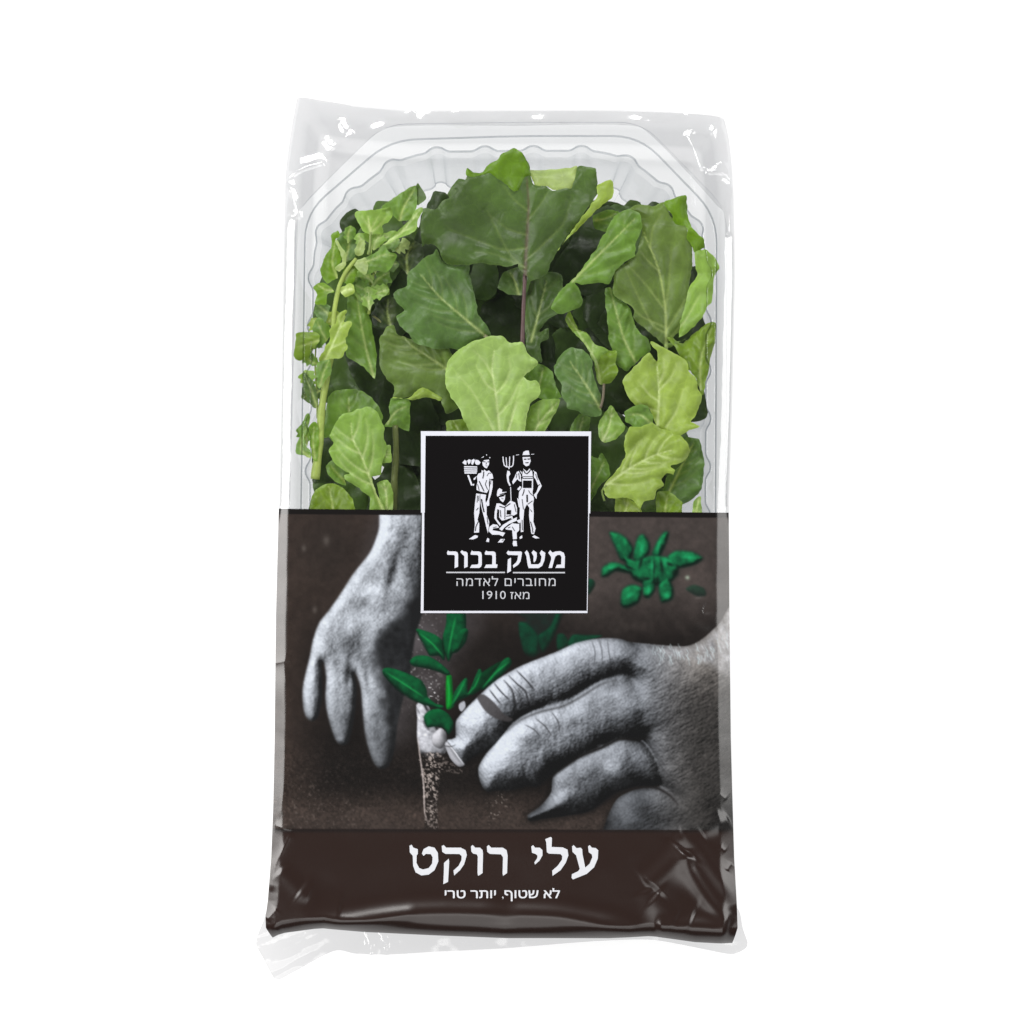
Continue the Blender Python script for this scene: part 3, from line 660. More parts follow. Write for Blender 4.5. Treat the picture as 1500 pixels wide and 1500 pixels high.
W = [M((295,220),(320,188),(345,200),(340,245),(318,238)), M((350,195),(372,180),(395,190),(385,225),(365,240)), M((400,190),(430,175),(440,195),(415,245),(398,235)), M((445,185),(480,190),(505,215),(490,240),(460,245),(440,225)),
     M((315,258),(465,262),(466,276),(315,274)), M((315,282),(468,286),(467,300),(316,298)), M((316,305),(466,308),(465,324),(317,322)), M((318,328),(462,330),(458,346),(320,346)),
     M((350,365),(370,360),(405,455),(412,480),(395,485)), M((410,470),(432,460),(430,480),(418,488)), M((425,400),(462,375),(440,415),(425,420)),
     M((525,215),(545,190),(600,183),(605,200),(603,240),(575,285),(550,275),(530,250)), M((510,165),(545,143),(540,157)), M((568,125),(580,123),(577,141)), M((603,165),(614,150),(618,168)),
     M((518,303),(540,318),(547,298),(575,320),(602,308),(642,352),(652,402),(620,410),(608,400),(600,450),(605,520),(575,570),(500,555),(460,540),(457,500),(470,440),(463,380),(480,345),(515,335)),
     M((612,412),(645,430),(645,500),(625,590),(605,650),(605,715),(580,722),(565,690),(590,640),(605,560),(615,480)),
     M((455,575),(497,580),(497,690),(490,800),(470,880),(490,920),(488,1025),(430,1030),(440,930),(430,800),(440,690)), M((502,580),(570,590),(560,650),(575,730),(575,820),(605,900),(600,960),(590,1035),(570,960),(545,850),(520,760),(505,690)),
     M((368,1103),(440,1055),(475,1065),(470,1085),(420,1106)), M((568,1130),(585,1088),(606,1100),(602,1138)),
     stroke_poly(M((764,150),(768,200),(778,248),(800,266),(832,270),(866,264),(880,245),(886,190),(886,138)), 1.5), stroke_poly(M((800,158),(808,262)), 1.3), stroke_poly(M((842,148),(838,264)), 1.3), stroke_poly(M((832,268),(834,292)), 1.6),
     M((815,310),(840,318),(850,350),(830,380),(836,440),(855,480),(840,490),(815,440),(805,370)), stroke_poly(M((852,500),(858,660)), 1.1),
     M((990,132),(1000,96),(1030,80),(1062,80),(1072,130)), M((990,155),(1075,153),(1085,200),(1066,250),(1032,262),(1002,238)), stroke_poly(M((915,132),(950,126)), .7), stroke_poly(M((1090,124),(1125,120)), .7),
     M((960,310),(985,330),(970,390),(977,440),(950,430),(930,410),(880,470),(870,440),(900,380),(925,325)),
     M((988,352),(1000,288),(1040,322),(1072,288),(1102,320),(1112,400),(1112,520),(1105,560),(1122,640),(1112,700),(1120,800),(1115,900),(1142,980),(1122,1048),(1092,1040),(1077,930),(1065,830),(1070,740),(1040,700),(1010,760),(1000,880),(1000,1018),(970,1022),(970,930),(955,830),(960,730),(945,620),(950,560),(988,500),(985,420)),
     M((1112,308),(1150,330),(1165,390),(1200,460),(1212,490),(1185,540),(1155,590),(1152,640),(1130,612),(1120,590),(1150,560),(1175,490),(1140,410),(1115,380)),
     M((928,525),(960,490),(977,500),(950,542)), M((928,625),(945,640),(962,742),(945,730)), M((955,1080),(985,1058),(988,1090),(960,1102)), M((1100,1075),(1130,1058),(1188,1092),(1140,1096)),
     M((693,592),(700,540),(722,513),(755,530),(752,560),(808,556),(780,580),(730,596),(700,612)), M((718,622),(790,590),(786,640),(766,678),(735,656)),
     M((690,690),(725,690),(790,722),(850,658),(905,680),(926,740),(926,810),(890,830),(870,830),(880,870),(750,888),(720,850),(720,760),(700,762),(692,810),(692,870),(740,932),(728,952),(690,900),(664,860),(668,790)),
     M((926,848),(922,890),(830,930),(780,970),(752,1007),(720,985),(760,940),(840,890)), M((608,960),(650,930),(700,938),(720,970),(650,980),(642,1000),(700,1010),(750,1020),(790,1030),(762,1072),(720,1052),(640,1052),(598,1010)),
     M((790,980),(870,920),(952,928),(952,1000),(922,1030),(926,1100),(880,1106),(870,1000),(800,992)), M((703,1142),(740,1100),(788,1103),(760,1142)), M((875,1150),(884,1120),(922,1124),(928,1184),(884,1184)), M((920,888),(965,872),(968,905),(950,922))]
decal('farmers_emblem', W, M_white, badge, .00030, 5)
B_ = [M((533,202),(562,206),(560,214),(535,212)), M((583,206),(604,204),(602,214),(585,214)), M((560,252),(588,254),(575,260)), M((568,214),(575,214),(572,240),(564,240)),
      stroke_poly(M((488,432),(512,480),(545,550)), 1.3), stroke_poly(M((470,470),(490,540)), .9), stroke_poly(M((541,322),(540,360),(530,402)), 1.4), stroke_poly(M((578,372),(600,340),(625,340)), .9), stroke_poly(M((575,420),(560,470),(585,530)), .9), stroke_poly(M((457,545),(505,562),(575,578)), 2.2),
      stroke_poly(M((470,600),(465,680)), .9), stroke_poly(M((485,600),(482,660)), .8), stroke_poly(M((515,640),(530,730),(545,790)), 1.8), stroke_poly(M((480,740),(455,770)), .9), stroke_poly(M((478,900),(450,960),(445,1010)), 1.2), stroke_poly(M((580,850),(590,930)), .9), stroke_poly(M((625,420),(620,470)), .9),
      M((1004,174),(1034,172),(1034,184),(1008,185)), M((1046,172),(1076,170),(1074,183),(1048,184)), M((1020,216),(1062,213),(1056,224),(1026,226)), stroke_poly(M((990,136),(1072,134)), 1.0), stroke_poly(M((998,300),(1020,338),(1040,348),(1064,326),(1082,300)), 1.4), stroke_poly(M((952,312),(972,350),(990,400)), 1.5), stroke_poly(M((1118,318),(1112,392)), 1.5),
      stroke_poly(M((992,402),(1108,400)), 1.0), stroke_poly(M((994,380),(1106,378)), .8), stroke_poly(M((1000,430),(1094,430),(1092,508),(998,508),(1000,430)), 1.1), stroke_poly(M((1025,458),(1055,456),(1045,490)), .9), stroke_poly(M((1010,528),(1004,560),(988,600)), 1.3), stroke_poly(M((1042,590),(1044,676)), 2.2),
      stroke_poly(M((985,640),(1000,760)), .9), stroke_poly(M((1105,660),(1050,700)), .9), stroke_poly(M((1080,760),(1100,790)), .8), stroke_poly(M((1082,900),(1105,980),(1110,1030)), 1.2), stroke_poly(M((985,880),(988,1000)), 1.0), stroke_poly(M((925,350),(915,400)), .9), stroke_poly(M((945,340),(955,410)), 1.0), stroke_poly(M((1140,350),(1165,420)), .8), stroke_poly(M((1190,470),(1165,488)), 1.0), stroke_poly(M((1060,540),(1075,570),(1110,600)), .9),
      stroke_poly(M((725,588),(800,566)), 1.1), stroke_poly(M((728,612),(780,600)), 1.2), stroke_poly(M((745,630),(770,640)), .7), stroke_poly(M((722,722),(780,738),(850,690)), 1.3), stroke_poly(M((786,742),(786,872)), 1.1), stroke_poly(M((812,770),(856,770),(854,816),(808,814),(812,770)), .9), stroke_poly(M((822,790),(842,794)), 1.0), stroke_poly(M((732,768),(740,850)), 1.0), stroke_poly(M((800,840),(870,828)), 1.1), stroke_poly(M((895,700),(915,790)), 1.0), stroke_poly(M((740,905),(860,862)), 1.4), stroke_poly(M((700,760),(712,790),(705,850)), 1.6), stroke_poly(M((870,960),(900,1010)), .9), stroke_poly(M((820,975),(850,960)), .8), stroke_poly(M((750,1120),(775,1108)), .7), stroke_poly(M((690,960),(650,970)), .9)]
decal('emblem_detail', B_, M_black, badge, .00040, 5)
BR = [VN((105,70),(115,45),(130,55),(195,55),(215,64),(222,85),(222,215),(185,230),(188,102),(180,92),(110,90)), VN((245,60),(262,42),(280,55),(305,58),(320,72),(322,90),(322,215),(285,230),(287,108),(280,96),(265,86)),
      VN((352,75),(365,45),(380,55),(440,55),(462,66),(470,90),(470,195),(460,218),(440,228),(345,228),(365,195),(425,192),(435,180),(435,105),(425,92),(355,90)), VN((500,70),(515,45),(530,55),(590,55),(610,64),(616,85),(616,190),(635,192),(628,228),(495,228),(515,193),(578,192),(580,105),(570,92),(505,90)),
      VN((728,72),(745,45),(760,55),(880,55),(891,68),(875,160),(850,195),(800,228),(795,200),(830,170),(842,145),(850,95),(745,92)), VN((742,140),(775,120),(775,260),(735,282)),
      VN((918,68),(940,42),(960,70),(966,95),(985,190),(1060,190),(1084,170),(1095,112),(1075,72),(1095,42),(1115,58),(1135,70),(1125,150),(1102,205),(1065,230),(960,230),(950,200),(935,100)), VN((990,68),(1010,42),(1045,68),(1045,110),(1035,150),(1015,172),(1010,150),(1012,105)),
      VN((1165,70),(1185,42),(1210,68),(1240,56),(1290,52),(1328,70),(1340,110),(1336,228),(1240,228),(1255,195),(1300,192),(1303,115),(1290,92),(1262,92),(1238,110),(1225,150),(1205,228),(1168,228),(1195,140),(1195,112))]
decal('brand_lettering', BR, M_white, badge, .00030, 6)
decal('rule_line', [VN((98,268),(712,268),(712,282),(98,282)), VN((795,270),(1340,270),(1340,284),(795,284))], M_grey, badge, .00030, 6)
TI = [VT((93,182),(108,175),(120,195),(150,205),(151,235),(142,250),(141,300),(160,335),(187,345),(225,335),(248,305),(252,262),(240,240),(205,238),(190,252),(178,235),(190,205),(225,186),(265,195),(288,230),(291,290),(265,350),(225,380),(175,386),(135,365),(118,320),(115,250),(95,228)),
      VT((314,184),(328,177),(345,195),(445,195),(478,212),(487,245),(468,310),(440,350),(400,386),(395,352),(430,320),(450,280),(451,252),(435,239),(340,238),(318,224)), VT((330,300),(362,271),(366,290),(358,430),(325,446),(329,360)),
      VT((515,187),(527,177),(545,195),(578,195),(595,212),(598,240),(595,370),(565,389),(560,372),(562,255),(555,241),(530,236),(518,222)), VT((624,187),(637,177),(655,195),(735,195),(760,213),(767,250),(763,370),(735,389),(732,372),(735,262),(722,241),(645,238),(627,224)),
      VT((929,187),(942,177),(955,195),(988,195),(1006,212),(1006,248),(985,285),(955,311),(950,297),(970,267),(972,250),(960,239),(934,230)), VT((1025,136),(1065,121),(1071,130),(1069,190),(1145,193),(1178,208),(1184,248),(1165,300),(1130,350),(1075,389),(1073,352),(1110,320),(1140,277),(1142,252),(1130,239),(1050,236),(1036,226),(1032,160)),
      VT((1319,187),(1330,177),(1345,195),(1373,198),(1389,213),(1386,270),(1360,330),(1310,375),(1215,413),(1206,402),(1208,377),(1252,356),(1262,340),(1237,247),(1212,224),(1209,187),(1220,177),(1240,198),(1268,195),(1279,206),(1281,240),(1300,332),(1330,305),(1348,262),(1345,242),(1324,227))]
decal('product_lettering', TI, M_title, panel, .00016, 6)

def text_decal(name, s, x0, x1, y0, y1, mat, parent, lift, spacing=1.0, bold=0.0):
    """one line of printed text fitted to a box on the sleeve (string in reading order left to right)"""
    c = bpy.data.curves.new(name + '_curve', 'FONT'); c.body = s; c.size = 1; c.space_character = spacing; c.resolution_u = 3; c.fill_mode = 'NONE'
    t = bpy.data.objects.new(name + '_curve', c); COL.objects.link(t)
    bpy.context.view_layer.update()
    me = bpy.data.meshes.new_from_object(t.evaluated_get(bpy.context.evaluated_depsgraph_get()))
    v = np.empty(len(me.vertices) * 3); me.vertices.foreach_get('co', v); v = v.reshape(-1, 3)[:, :2]
    nxt = {}
    for e in me.edges:
        a_, b_ = e.vertices; nxt.setdefault(a_, []).append(b_); nxt.setdefault(b_, []).append(a_)
    bpy.data.objects.remove(t); bpy.data.curves.remove(c); bpy.data.meshes.remove(me)
    loops = []; seen = set()
    for k in range(len(v)):            # each outline is one run of consecutive vertices
        if k in seen: continue
        run = [k]; seen.add(k)
        while run[-1] + 1 in nxt.get(run[-1], []) and run[-1] + 1 not in seen: run.append(run[-1] + 1); seen.add(run[-1])
        loops.append(v[run])
    if bold:
        L2 = []
        for q in loops:
            t1 = np.roll(q, -1, 0) - q; t0 = q - np.roll(q, 1, 0); t1 /= np.linalg.norm(t1, axis=1)[:, None] + 1e-9; t0 /= np.linalg.norm(t0, axis=1)[:, None] + 1e-9
            n1 = np.stack([-t1[:, 1], t1[:, 0]], 1); n0 = np.stack([-t0[:, 1], t0[:, 0]], 1); m = n1 + n0; m /= np.maximum((m * n1).sum(1), .5)[:, None]
            L2.append(q + m * bold)
        loops = L2
    P = np.concatenate(loops); E = []; o = 0
    for q in loops: E += [(o + k, o + (k + 1) % len(q)) for k in range(len(q))]; o += len(q)
    cv, ce, cf, *_ = geometry.delaunay_2d_cdt([Vector(q) for q in P], E, [], 0, 1e-6)
    cv = np.array([(q.x, q.y) for q in cv]); F = []
    cen = np.array([cv[list(q)].mean(0) for q in cf]); wn = np.zeros(len(cen), int)
    for q in loops:
        for k in range(len(q)):
            (ax, ay), (bx, by) = q[k], q[(k + 1) % len(q)]
            side = (bx - ax) * (cen[:, 1] - ay) - (cen[:, 0] - ax) * (by - ay)
            wn += ((ay <= cen[:, 1]) & (by > cen[:, 1]) & (side > 0)).astype(int) - ((ay > cen[:, 1]) & (by <= cen[:, 1]) & (side < 0)).astype(int)
    F = [list(q) for q, w in zip(cf, wn) if w != 0]
    a = P.min(0); d = P.max(0)
    x = x0 + (cv[:, 0] - a[0]) / (d[0] - a[0]) * (x1 - x0); y = y1 - (cv[:, 1] - a[1]) / (d[1] - a[1]) * (y1 - y0)
    return link(name, mesh_of(name, to_world(x, y, film_z(x, y) + lift, ZT), F), mat, parent, False)
def box(f, x0, y0, x1, y1):
    (a, b), (c, d) = f((x0, y0), (x1, y1)); return a, c, b, d
rev = lambda s: s[::-1]
text_decal('slogan_lettering', rev('מחוברים לאדמה'), *box(VN, 205, 314, 1242, 416), M_grey, badge, .00030, 1.08)
text_decal('year_lettering', '1910 ' + rev('מאז'), *box(VN, 475, 468, 968, 554), M_grey, badge, .00030, 1.0)
text_decal('tagline_lettering', rev('לא שטוף, יותר טרי'), *box(VT, 335, 473, 1126, 563), M_title, panel, .00016, 1.0, .014)

# ---------------------------------------------------------------- tray
def rounded(P, r):
    """polygon with its corners rounded by r px"""
    out = []; n = len(P); P = [np.array(p, float) for p in P]
    for i in range(n):
        a, b, c = P[i - 1], P[i], P[(i + 1) % n]
        u = (a - b) / np.linalg.norm(a - b); w = (c - b) / np.linalg.norm(c - b)
        q = min(r, .45 * np.linalg.norm(a - b), .45 * np.linalg.norm(c - b))
        for t in np.linspace(0, 1, 7): out.append((b + u * q) * (1 - t) ** 2 + 2 * b * t * (1 - t) + (b + w * q) * t * t)
    return np.array(out)
def even(P, n):
    P = np.vstack([P, P[:1]]); L = np.concatenate([[0], np.cumsum(np.hypot(*np.diff(P, axis=0).T))]); s = np.linspace(0, L[-1], n, endpoint=False)
    return np.stack([np.interp(s, L, P[:, 0]), np.interp(s, L, P[:, 1])], 1), s, L[-1]
def build_tray():
    outer = [(433, 308), (562, 181), (760, 178), (940, 178), (1066, 306), (1064, 800), (1064, 1345), (410, 1345), (422, 800)]
    inner = [(447, 312), (571, 205), (760, 199), (937, 199), (1050, 316), (1048, 800), (1050, 1325), (424, 1325), (440, 800)]
    wall = [(459, 328), (590, 221), (760, 219), (915, 219), (1036, 330), (1034, 800), (1036, 1300), (440, 1300), (452, 800)]
    n = 1400
    O, _, _ = even(rounded(outer, 34), n); I, _, _ = even(rounded(inner, 40), n); Wl, s, LW = even(rounded(wall, 60), n)
    c = Wl.mean(0)
    t = np.roll(Wl, -1, 0) - np.roll(Wl, 1, 0); t /= np.linalg.norm(t, axis=1)[:, None]; nrm = np.stack([t[:, 1], -t[:, 0]], 1)
    if ((Wl - c) * nrm).sum() < 0: nrm = -nrm
    k = round(LW / 71.0); ph = (s / LW * k + .46) % 1.0
    bump = np.where(ph < .42, np.sin(np.pi * np.clip(ph, 0, .42) / .42) ** .7, 0) * 7.5
    bump = (bump + np.roll(bump, 1) + np.roll(bump, -1) + np.roll(bump, 2) + np.roll(bump, -2)) / 5
    def ring(P, off, z): return to_world(P[:, 0] + nrm[:, 0] * off, P[:, 1] + nrm[:, 1] * off, np.full(n, z), .043)
    rings = [(O, 0, .0405), (O, -1.2, .0436), (O, -2.6, .0439), (O, -6, .0440), (I, 3.0, .0440), (I, .8, .0439), (I, -.8, .0408), (I, -2.0, .0407), (Wl, bump + 2, .0406), (Wl, bump + .8, .0405), (Wl, bump - .9, .0370), (Wl, bump - 7, .033), (Wl, bump * 1.1 - 24, .018), (Wl, bump * 1.2 - 38, .0065), (Wl, bump * 1.3 - 40, .0035), (Wl, bump * 1.3 - 46, .0026), (Wl, -64, .0024)]
    V = []; F = []
    for P, off, z in rings: V.append(ring(P, off, z))
    for j in range(len(rings) - 1):
        for i in range(n): F.append((j * n + i, j * n + (i + 1) % n, (j + 1) * n + (i + 1) % n, (j + 1) * n + i))
    F.append(tuple((len(rings) - 1) * n + i for i in range(n)))
    o = link('plastic_tray', mesh_of('plastic_tray', np.concatenate(V), F), M_tray, None, False)
    tag(o, 'clear plastic tray with chamfered corners and scalloped walls inside the film sleeve', 'plastic tray')
build_tray()

# ---------------------------------------------------------------- leaves
LEAF_GAIN = 0.94
TONES = {  # display colours in the photo's light
'dark': (76, 104, 44), 'deep': (48, 68, 26), 'blue': (88, 122, 56), 'mid': (102, 140, 50), 'light': (130, 166, 70), 'pale': (156, 188, 98), 'lime': (146, 172, 70), 'olive': (108, 138, 30), 'bright': (98, 136, 14), 'back': (154, 176, 104), 'grey': (98, 124, 52)}  # deep takes in the shade of the gaps between leaves
def albedo(t): return np.array(srgb(*TONES[t])) * .92 * LEAF_GAIN
VEIN = np.array(srgb(186, 204, 130)) * .8
VEIN_PALE = np.array(srgb(206, 222, 158)) * .9
PURPLE = np.array(srgb(108, 84, 82)) * .8

def tube(pts, r0, r1, zref, n=8):
    """tapered round stem through (px, py, z) points, radii in px"""
    P = np.array(pts, float); Q = resample(P, 6, False) if len(P) > 2 else P
    W_ = to_world(Q[:, 0], Q[:, 1], Q[:, 2], zref); m = len(Q); V = []; F = []
    for i in range(m):
        t = W_[min(i + 1, m - 1)] - W_[max(i - 1, 0)]; t /= np.linalg.norm(t)
        a = np.cross(t, (0, 0, 1.)); a /= np.linalg.norm(a) + 1e-9; b = np.cross(a, t)
        r = (r0 + (r1 - r0) * i / (m - 1)) * S * (1 + .05 * math.sin(i * .9))
        for k in range(n):
            g = 2 * math.pi * k / n; rr = r * (1 + .10 * (k % 2)); V.append(W_[i] + rr * (math.cos(g) * a + math.sin(g) * b))
    for i in range(m - 1):
        for k in range(n): F.append((i * n + k, i * n + (k + 1) % n, (i + 1) * n + (k + 1) % n, (i + 1) * n + k))
    F.append(tuple(range(n))[::-1]); F.append(tuple((m - 1) * n + k for k in range(n)))
    return V, F

def auto_veins(rib, P, seed, count=5):
    """side veins leaving the rib towards the margin"""
    rs = np.random.RandomState(seed); R = resample(rib, 4, False); out = []; m = len(R)
    size = np.ptp(P, axis=0).max()
    for sgn in (-1, 1):
        for t in np.linspace(.10, .82, count) + rs.uniform(-.03, .03, count):
            i = int(np.clip(t, 0, .98) * (m - 1)); d = R[min(i + 2, m - 1)] - R[max(i - 2, 0)]; d = d / (np.linalg.norm(d) + 1e-9)
            a = sgn * math.radians(rs.uniform(38, 52)); v = np.array([d[0] * math.cos(a) - d[1] * math.sin(a), d[0] * math.sin(a) + d[1] * math.cos(a)])
            pts = [R[i]]; L = size * .55 * (1 - .45 * t)
            for k in range(1, 9):
                v2 = v * (1 - .05 * k) + d * .05 * k; q = R[i] + v2 * L * k / 8
                if not inside(np.array([q[0]]), np.array([q[1]]), P)[0]: break
                pts.append(q)
            if len(pts) > 2: out.append([tuple(p) for p in pts])
    return out

def leaf_surface(patches, z0, seed, rib=None, veins=None, tilt=(0, 0), cup=None, wave=1.3, curl=1.0, step=2.1, ribw=1.0, purple=False, nveins=5, teeth=1.0, rough_edge=True):
    """vertices, faces, colours of one blade: patches are (outline, tone, lift in mm)"""
    Vs = []; Fs = []; Cs = []; o = 0
    main = None
    rs_ = np.random.RandomState(900 + seed)
    if cup is None: cup = rs_.uniform(-1.6, 1.6)
    if tilt == (0, 0): tilt = (rs_.uniform(-1.2, 1.2), rs_.uniform(-1.2, 1.2))
    for pi_, (pts, tone, lift) in enumerate(patches):
        P = resample(pts, max(step, 2.2), True, .30)
        if rough_edge and teeth:
            rs_n = noise(P[:, 0], P[:, 1], 12, 400 + seed, 2) * 1.2 + np.abs(noise(P[:, 0], P[:, 1], 7, 450 + seed, 1)) * .9 - .3; t = np.roll(P, -1, 0) - np.roll(P, 1, 0); t /= np.linalg.norm(t, axis=1)[:, None] + 1e-9
            P = P + np.stack([t[:, 1], -t[:, 0]], 1) * (rs_n * 1.5 * teeth)[:, None]
        v, f = fill_outline(P, step, seed=seed)
        x, y = v[:, 0], v[:, 1]
        if pi_ == 0:
            main = P; vv = veins if veins is not None else (auto_veins(rib, P, seed, nveins) if rib else []); cen = P.mean(0)
        d, *_ = seg_dist(x, y, P, True)
        z = z0 * 1000 + lift + tilt[0] * (x - cen[0]) / 100 + tilt[1] * (y - cen[1]) / 100
        size = max(np.ptp(main, axis=0).max(), 40)
        wv = wave * float(np.clip(size / 110, .30, 1))
        z = z + wv * (.9 * noise(x, y, size * .38, 500 + seed, 2) + .42 * noise(x, y, size * .16, 600 + seed, 2) + .12 * noise(x, y, 18, 650 + seed, 2))
        # ruffled margin
        z = z + wv * 2.2 * noise(x, y, 30, 700 + seed, 2) * np.exp(-d / 12) - curl * .9 * np.clip(size / 110, .35, 1) * np.exp(-d / 5)
        col = np.tile(albedo(tone), (len(x), 1))
        col *= (1 + .10 * noise(x, y, size * .3, 800 + seed, 3))[:, None]
        if tone in ('dark', 'deep', 'blue', 'grey', 'mid'):
            col = col * (1 - .38 * np.clip(noise(x, y, size * .25, 850 + seed, 3) * 1.4, 0, 1))[:, None]
        if rib is not None:
            R = resample(rib, 4, False); dr, _, _, par = seg_dist(x, y, R)
            vcol = VEIN_PALE if tone in ('pale', 'lime', 'light') else VEIN
            side = cup * np.clip(dr / (size * .4), 0, 1.2) ** 1.5
            z = z + side
            wr = (2.0 - 1.2 * par) * ribw; a = np.exp(-(dr / wr) ** 2) * (1 - .35 * par)
            col = col * (1 - .8 * a[:, None]) + ((PURPLE if purple else vcol)[None, :]) * .8 * a[:, None]
            z = z - .22 * np.exp(-(dr / 3.2) ** 2)
            if vv:
                dm = np.minimum.reduce([seg_dist(x, y, resample(w, 8, False))[0] for w in vv] + [dr])
                z = z + .62 * np.clip(size / 110, .4, 1) * (1 - np.exp(-(dm / 9) ** 2))
            for w in vv:
                dv, _, _, pv = seg_dist(x, y, resample(w, 5, False)); b = np.exp(-(dv / 1.6) ** 2) * (1 - .75 * pv) * (.55 if tone in ('pale', 'lime', 'light') else .32 if tone == 'grey' else .17)
                col = col * (1 - b[:, None]) + vcol[None, :] * b[:, None]
                z = z - .20 * np.exp(-(dv / 3.0) ** 2) * (1 - .5 * pv)
        e = np.exp(-d / 1.5)[:, None] * .5
        col = col * (1 - e) + (col * 1.3 + .03) * e
        z = np.minimum(z, 44.7 - .25 * (z0 < .040))
        z = np.maximum(z, 4.0)
        Vs.append(to_world(x, y, z / 1000, z0)); Fs += [[i + o for i in q][::-1] for q in f]; Cs.append(col); o += len(x)
    return np.concatenate(Vs), Fs, np.concatenate(Cs)

GROUP = 'loose rocket leaves in the tray'
def zmap(z): return (42.4 - (43.0 - z) * 1.9) / 1000
def leaf(label, z, patches, rib=None, stem=None, stem_r=(2.5, 2), stem_tone=None, name='rocket_leaf', group=GROUP, **kw):
    seed = leaf.n; leaf.n += 1
    z0 = zmap(z)
    V, F, C = leaf_surface(patches, z0, seed, rib=rib, **kw)
    P = np.array(patches[0][0]); c = to_world(np.array([P[:, 0].mean()]), np.array([P[:, 1].mean()]), np.array([z0]), z0)[0]
    o = link(name, mesh_of(name, V - c, F, C), M_leaf); o.location = c
    tag(o, label, 'leaf', group)
    if stem is not None:
        pts = [(x, y, z0 - .0006 - .0002 * i) for i, (x, y) in enumerate(stem)]
        sv, sf = tube(pts, stem_r[0], stem_r[1], z0)
        scol = PURPLE if stem_tone == 'purple' else np.array(srgb(*(stem_tone or (150, 172, 96)))) * .85
        so = link('stem', mesh_of('stem', np.array(sv) - c, sf, np.tile(scol, (len(sv), 1))), M_leaf); so.parent = o
    return o
leaf.n = 1

# the big dark leaf at the top
leaf('largest dark green leaf with a purple midrib, at the top centre of the pile', 42.9, [
    (VK((240,670),(232,600),(235,520),(250,440),(330,440),(360,400),(440,350),(455,322),(432,318),(455,262),(500,272),(515,245),(518,193),(560,217),(610,215),(640,180),(700,145),(740,100),(800,78),(850,95),(890,160),(905,240),(930,292),(965,300),(1000,298),(1040,325),(1110,322),(1150,318),(1175,270),(1190,190),(1212,178),(1302,200),(1310,300),(1310,360),(1270,420),(1200,520),(1130,610),(1075,690),(1050,720),(1012,812),(1000,833),(960,870),(905,880),(880,850)) + VK((830,800),(828,775),(760,797),(690,780),(600,770),(520,785),(420,775),(372,757),(350,690),(312,655),(260,655)), 'dark', 0),
    (VK((905,205),(1000,203),(1100,195),(1190,178),(1182,250),(1155,322),(1100,332),(1040,332),(1000,308),(930,300),(910,250)), 'back', -.7),
    (VK((516,196),(560,219),(612,217),(642,182),(700,147),(740,102),(800,80),(848,97),(886,160),(900,230),(880,265),(850,320),(800,335),(750,290),(650,240),(560,250),(512,240)), 'bright', .35),  # yellow-green puts light shining through the tip into the leaf colour
    (VK((1312,300),(1350,278),(1392,263),(1410,290),(1405,370),(1330,430),(1270,490),(1200,560),(1120,640),(1072,694),(1130,610),(1200,518),(1270,418),(1312,360)), 'lime', .5)],
    rib=VB((112, 1180), (120, 1000), (132, 800), (135, 700), (125, 560)), veins=[VK((870,800),(780,720),(700,570),(640,450)), VK((880,600),(760,560),(660,480)), VK((872,760),(1000,640),(1100,540),(1150,400)), VK((880,520),(960,420),(1010,340)), VK((885,450),(800,380),(740,300)), VK((880,680),(740,690),(600,640),(400,560)), VK((865,800),(700,720),(560,700))],
    stem=VB((116, 1090), (106, 1300), (100, 1500), (106, 1640)), stem_r=(2.6, 3.2), stem_tone='purple', purple=True, wave=1.3, cup=-.4, ribw=1.7)
leaf('broad bluish green leaf with a pointed tip just left of the purple stem', 41.6, [
    (VA((1025,968),(1055,1030),(1110,1052),(1160,1042),(1205,1042),(1215,1080),(1222,1150),(1245,1250),(1265,1340),(1320,1420)) + VC((1335,280),(1290,300),(1190,365),(1100,352),(1010,360),(985,348),(900,328),(862,270),(800,212),(792,170),(838,135),(790,82),(775,40)) + VA((802,1262),(778,1228),(805,1202),(852,1180),(862,1110),(905,1058),(960,1012),(1005,1000)), 'blue', 0)],
    rib=VA((1310, 1470), (1190, 1370), (1040, 1240), (930, 1110)), stem=VA((1300, 1465), (1380, 1530), (1450, 1600)), stem_tone=(140, 140, 100), cup=-.5)
leaf('pale lime round leaf with strong light veins right above the black badge', 42.6, [
    (VC((1075,560),(1082,470),(1112,400),(1182,340),(1250,310),(1342,284),(1402,290),(1450,325),(1498,325)) + VD((30,327),(100,322),(130,380),(190,438),(150,480),(105,520),(132,538),(180,545),(202,590),(190,630),(150,680),(128,740),(112,850),(90,960)) + VC((1360,960),(1230,880),(1205,825),(1150,700),(1108,642)), 'pale', 0)],
    rib=VC((1395, 900), (1370, 650), (1345, 480), (1357, 370)), veins=[VC((1360,840),(1300,720),(1220,590),(1140,500)), VC((1352,520),(1300,430),(1240,370)), VC((1365,620),(1420,560),(1450,480),(1440,400)), VC((1440,830),(1480,700),(1510,650)), VD((20,830),(65,660),(95,560)), VC((1385,740),(1450,660),(1500,560),(1560,480)), VC((1360,600),(1310,560),(1250,450))], wave=.9, cup=.4)
leaf('dull green leaf half hidden between the bluish leaf and the pale round leaf', 39.4, [
    (VC((765,640),(782,580),(742,540),(700,480),(688,410),(702,350),(695,300),(740,230),(775,220),(792,270),(860,300),(960,330),(1090,350),(1130,440),(1110,560),(1130,640),(1150,700),(1080,732),(1050,655),(1020,642),(940,592),(860,640),(780,645)), 'grey', 0),
    (VC((768,640),(865,640),(942,583),(1052,635),(1045,655),(960,640),(885,652)), 'lime', .5)],
    rib=VC((1120, 500), (1000, 420), (880, 340), (790, 240)), wave=1.1)
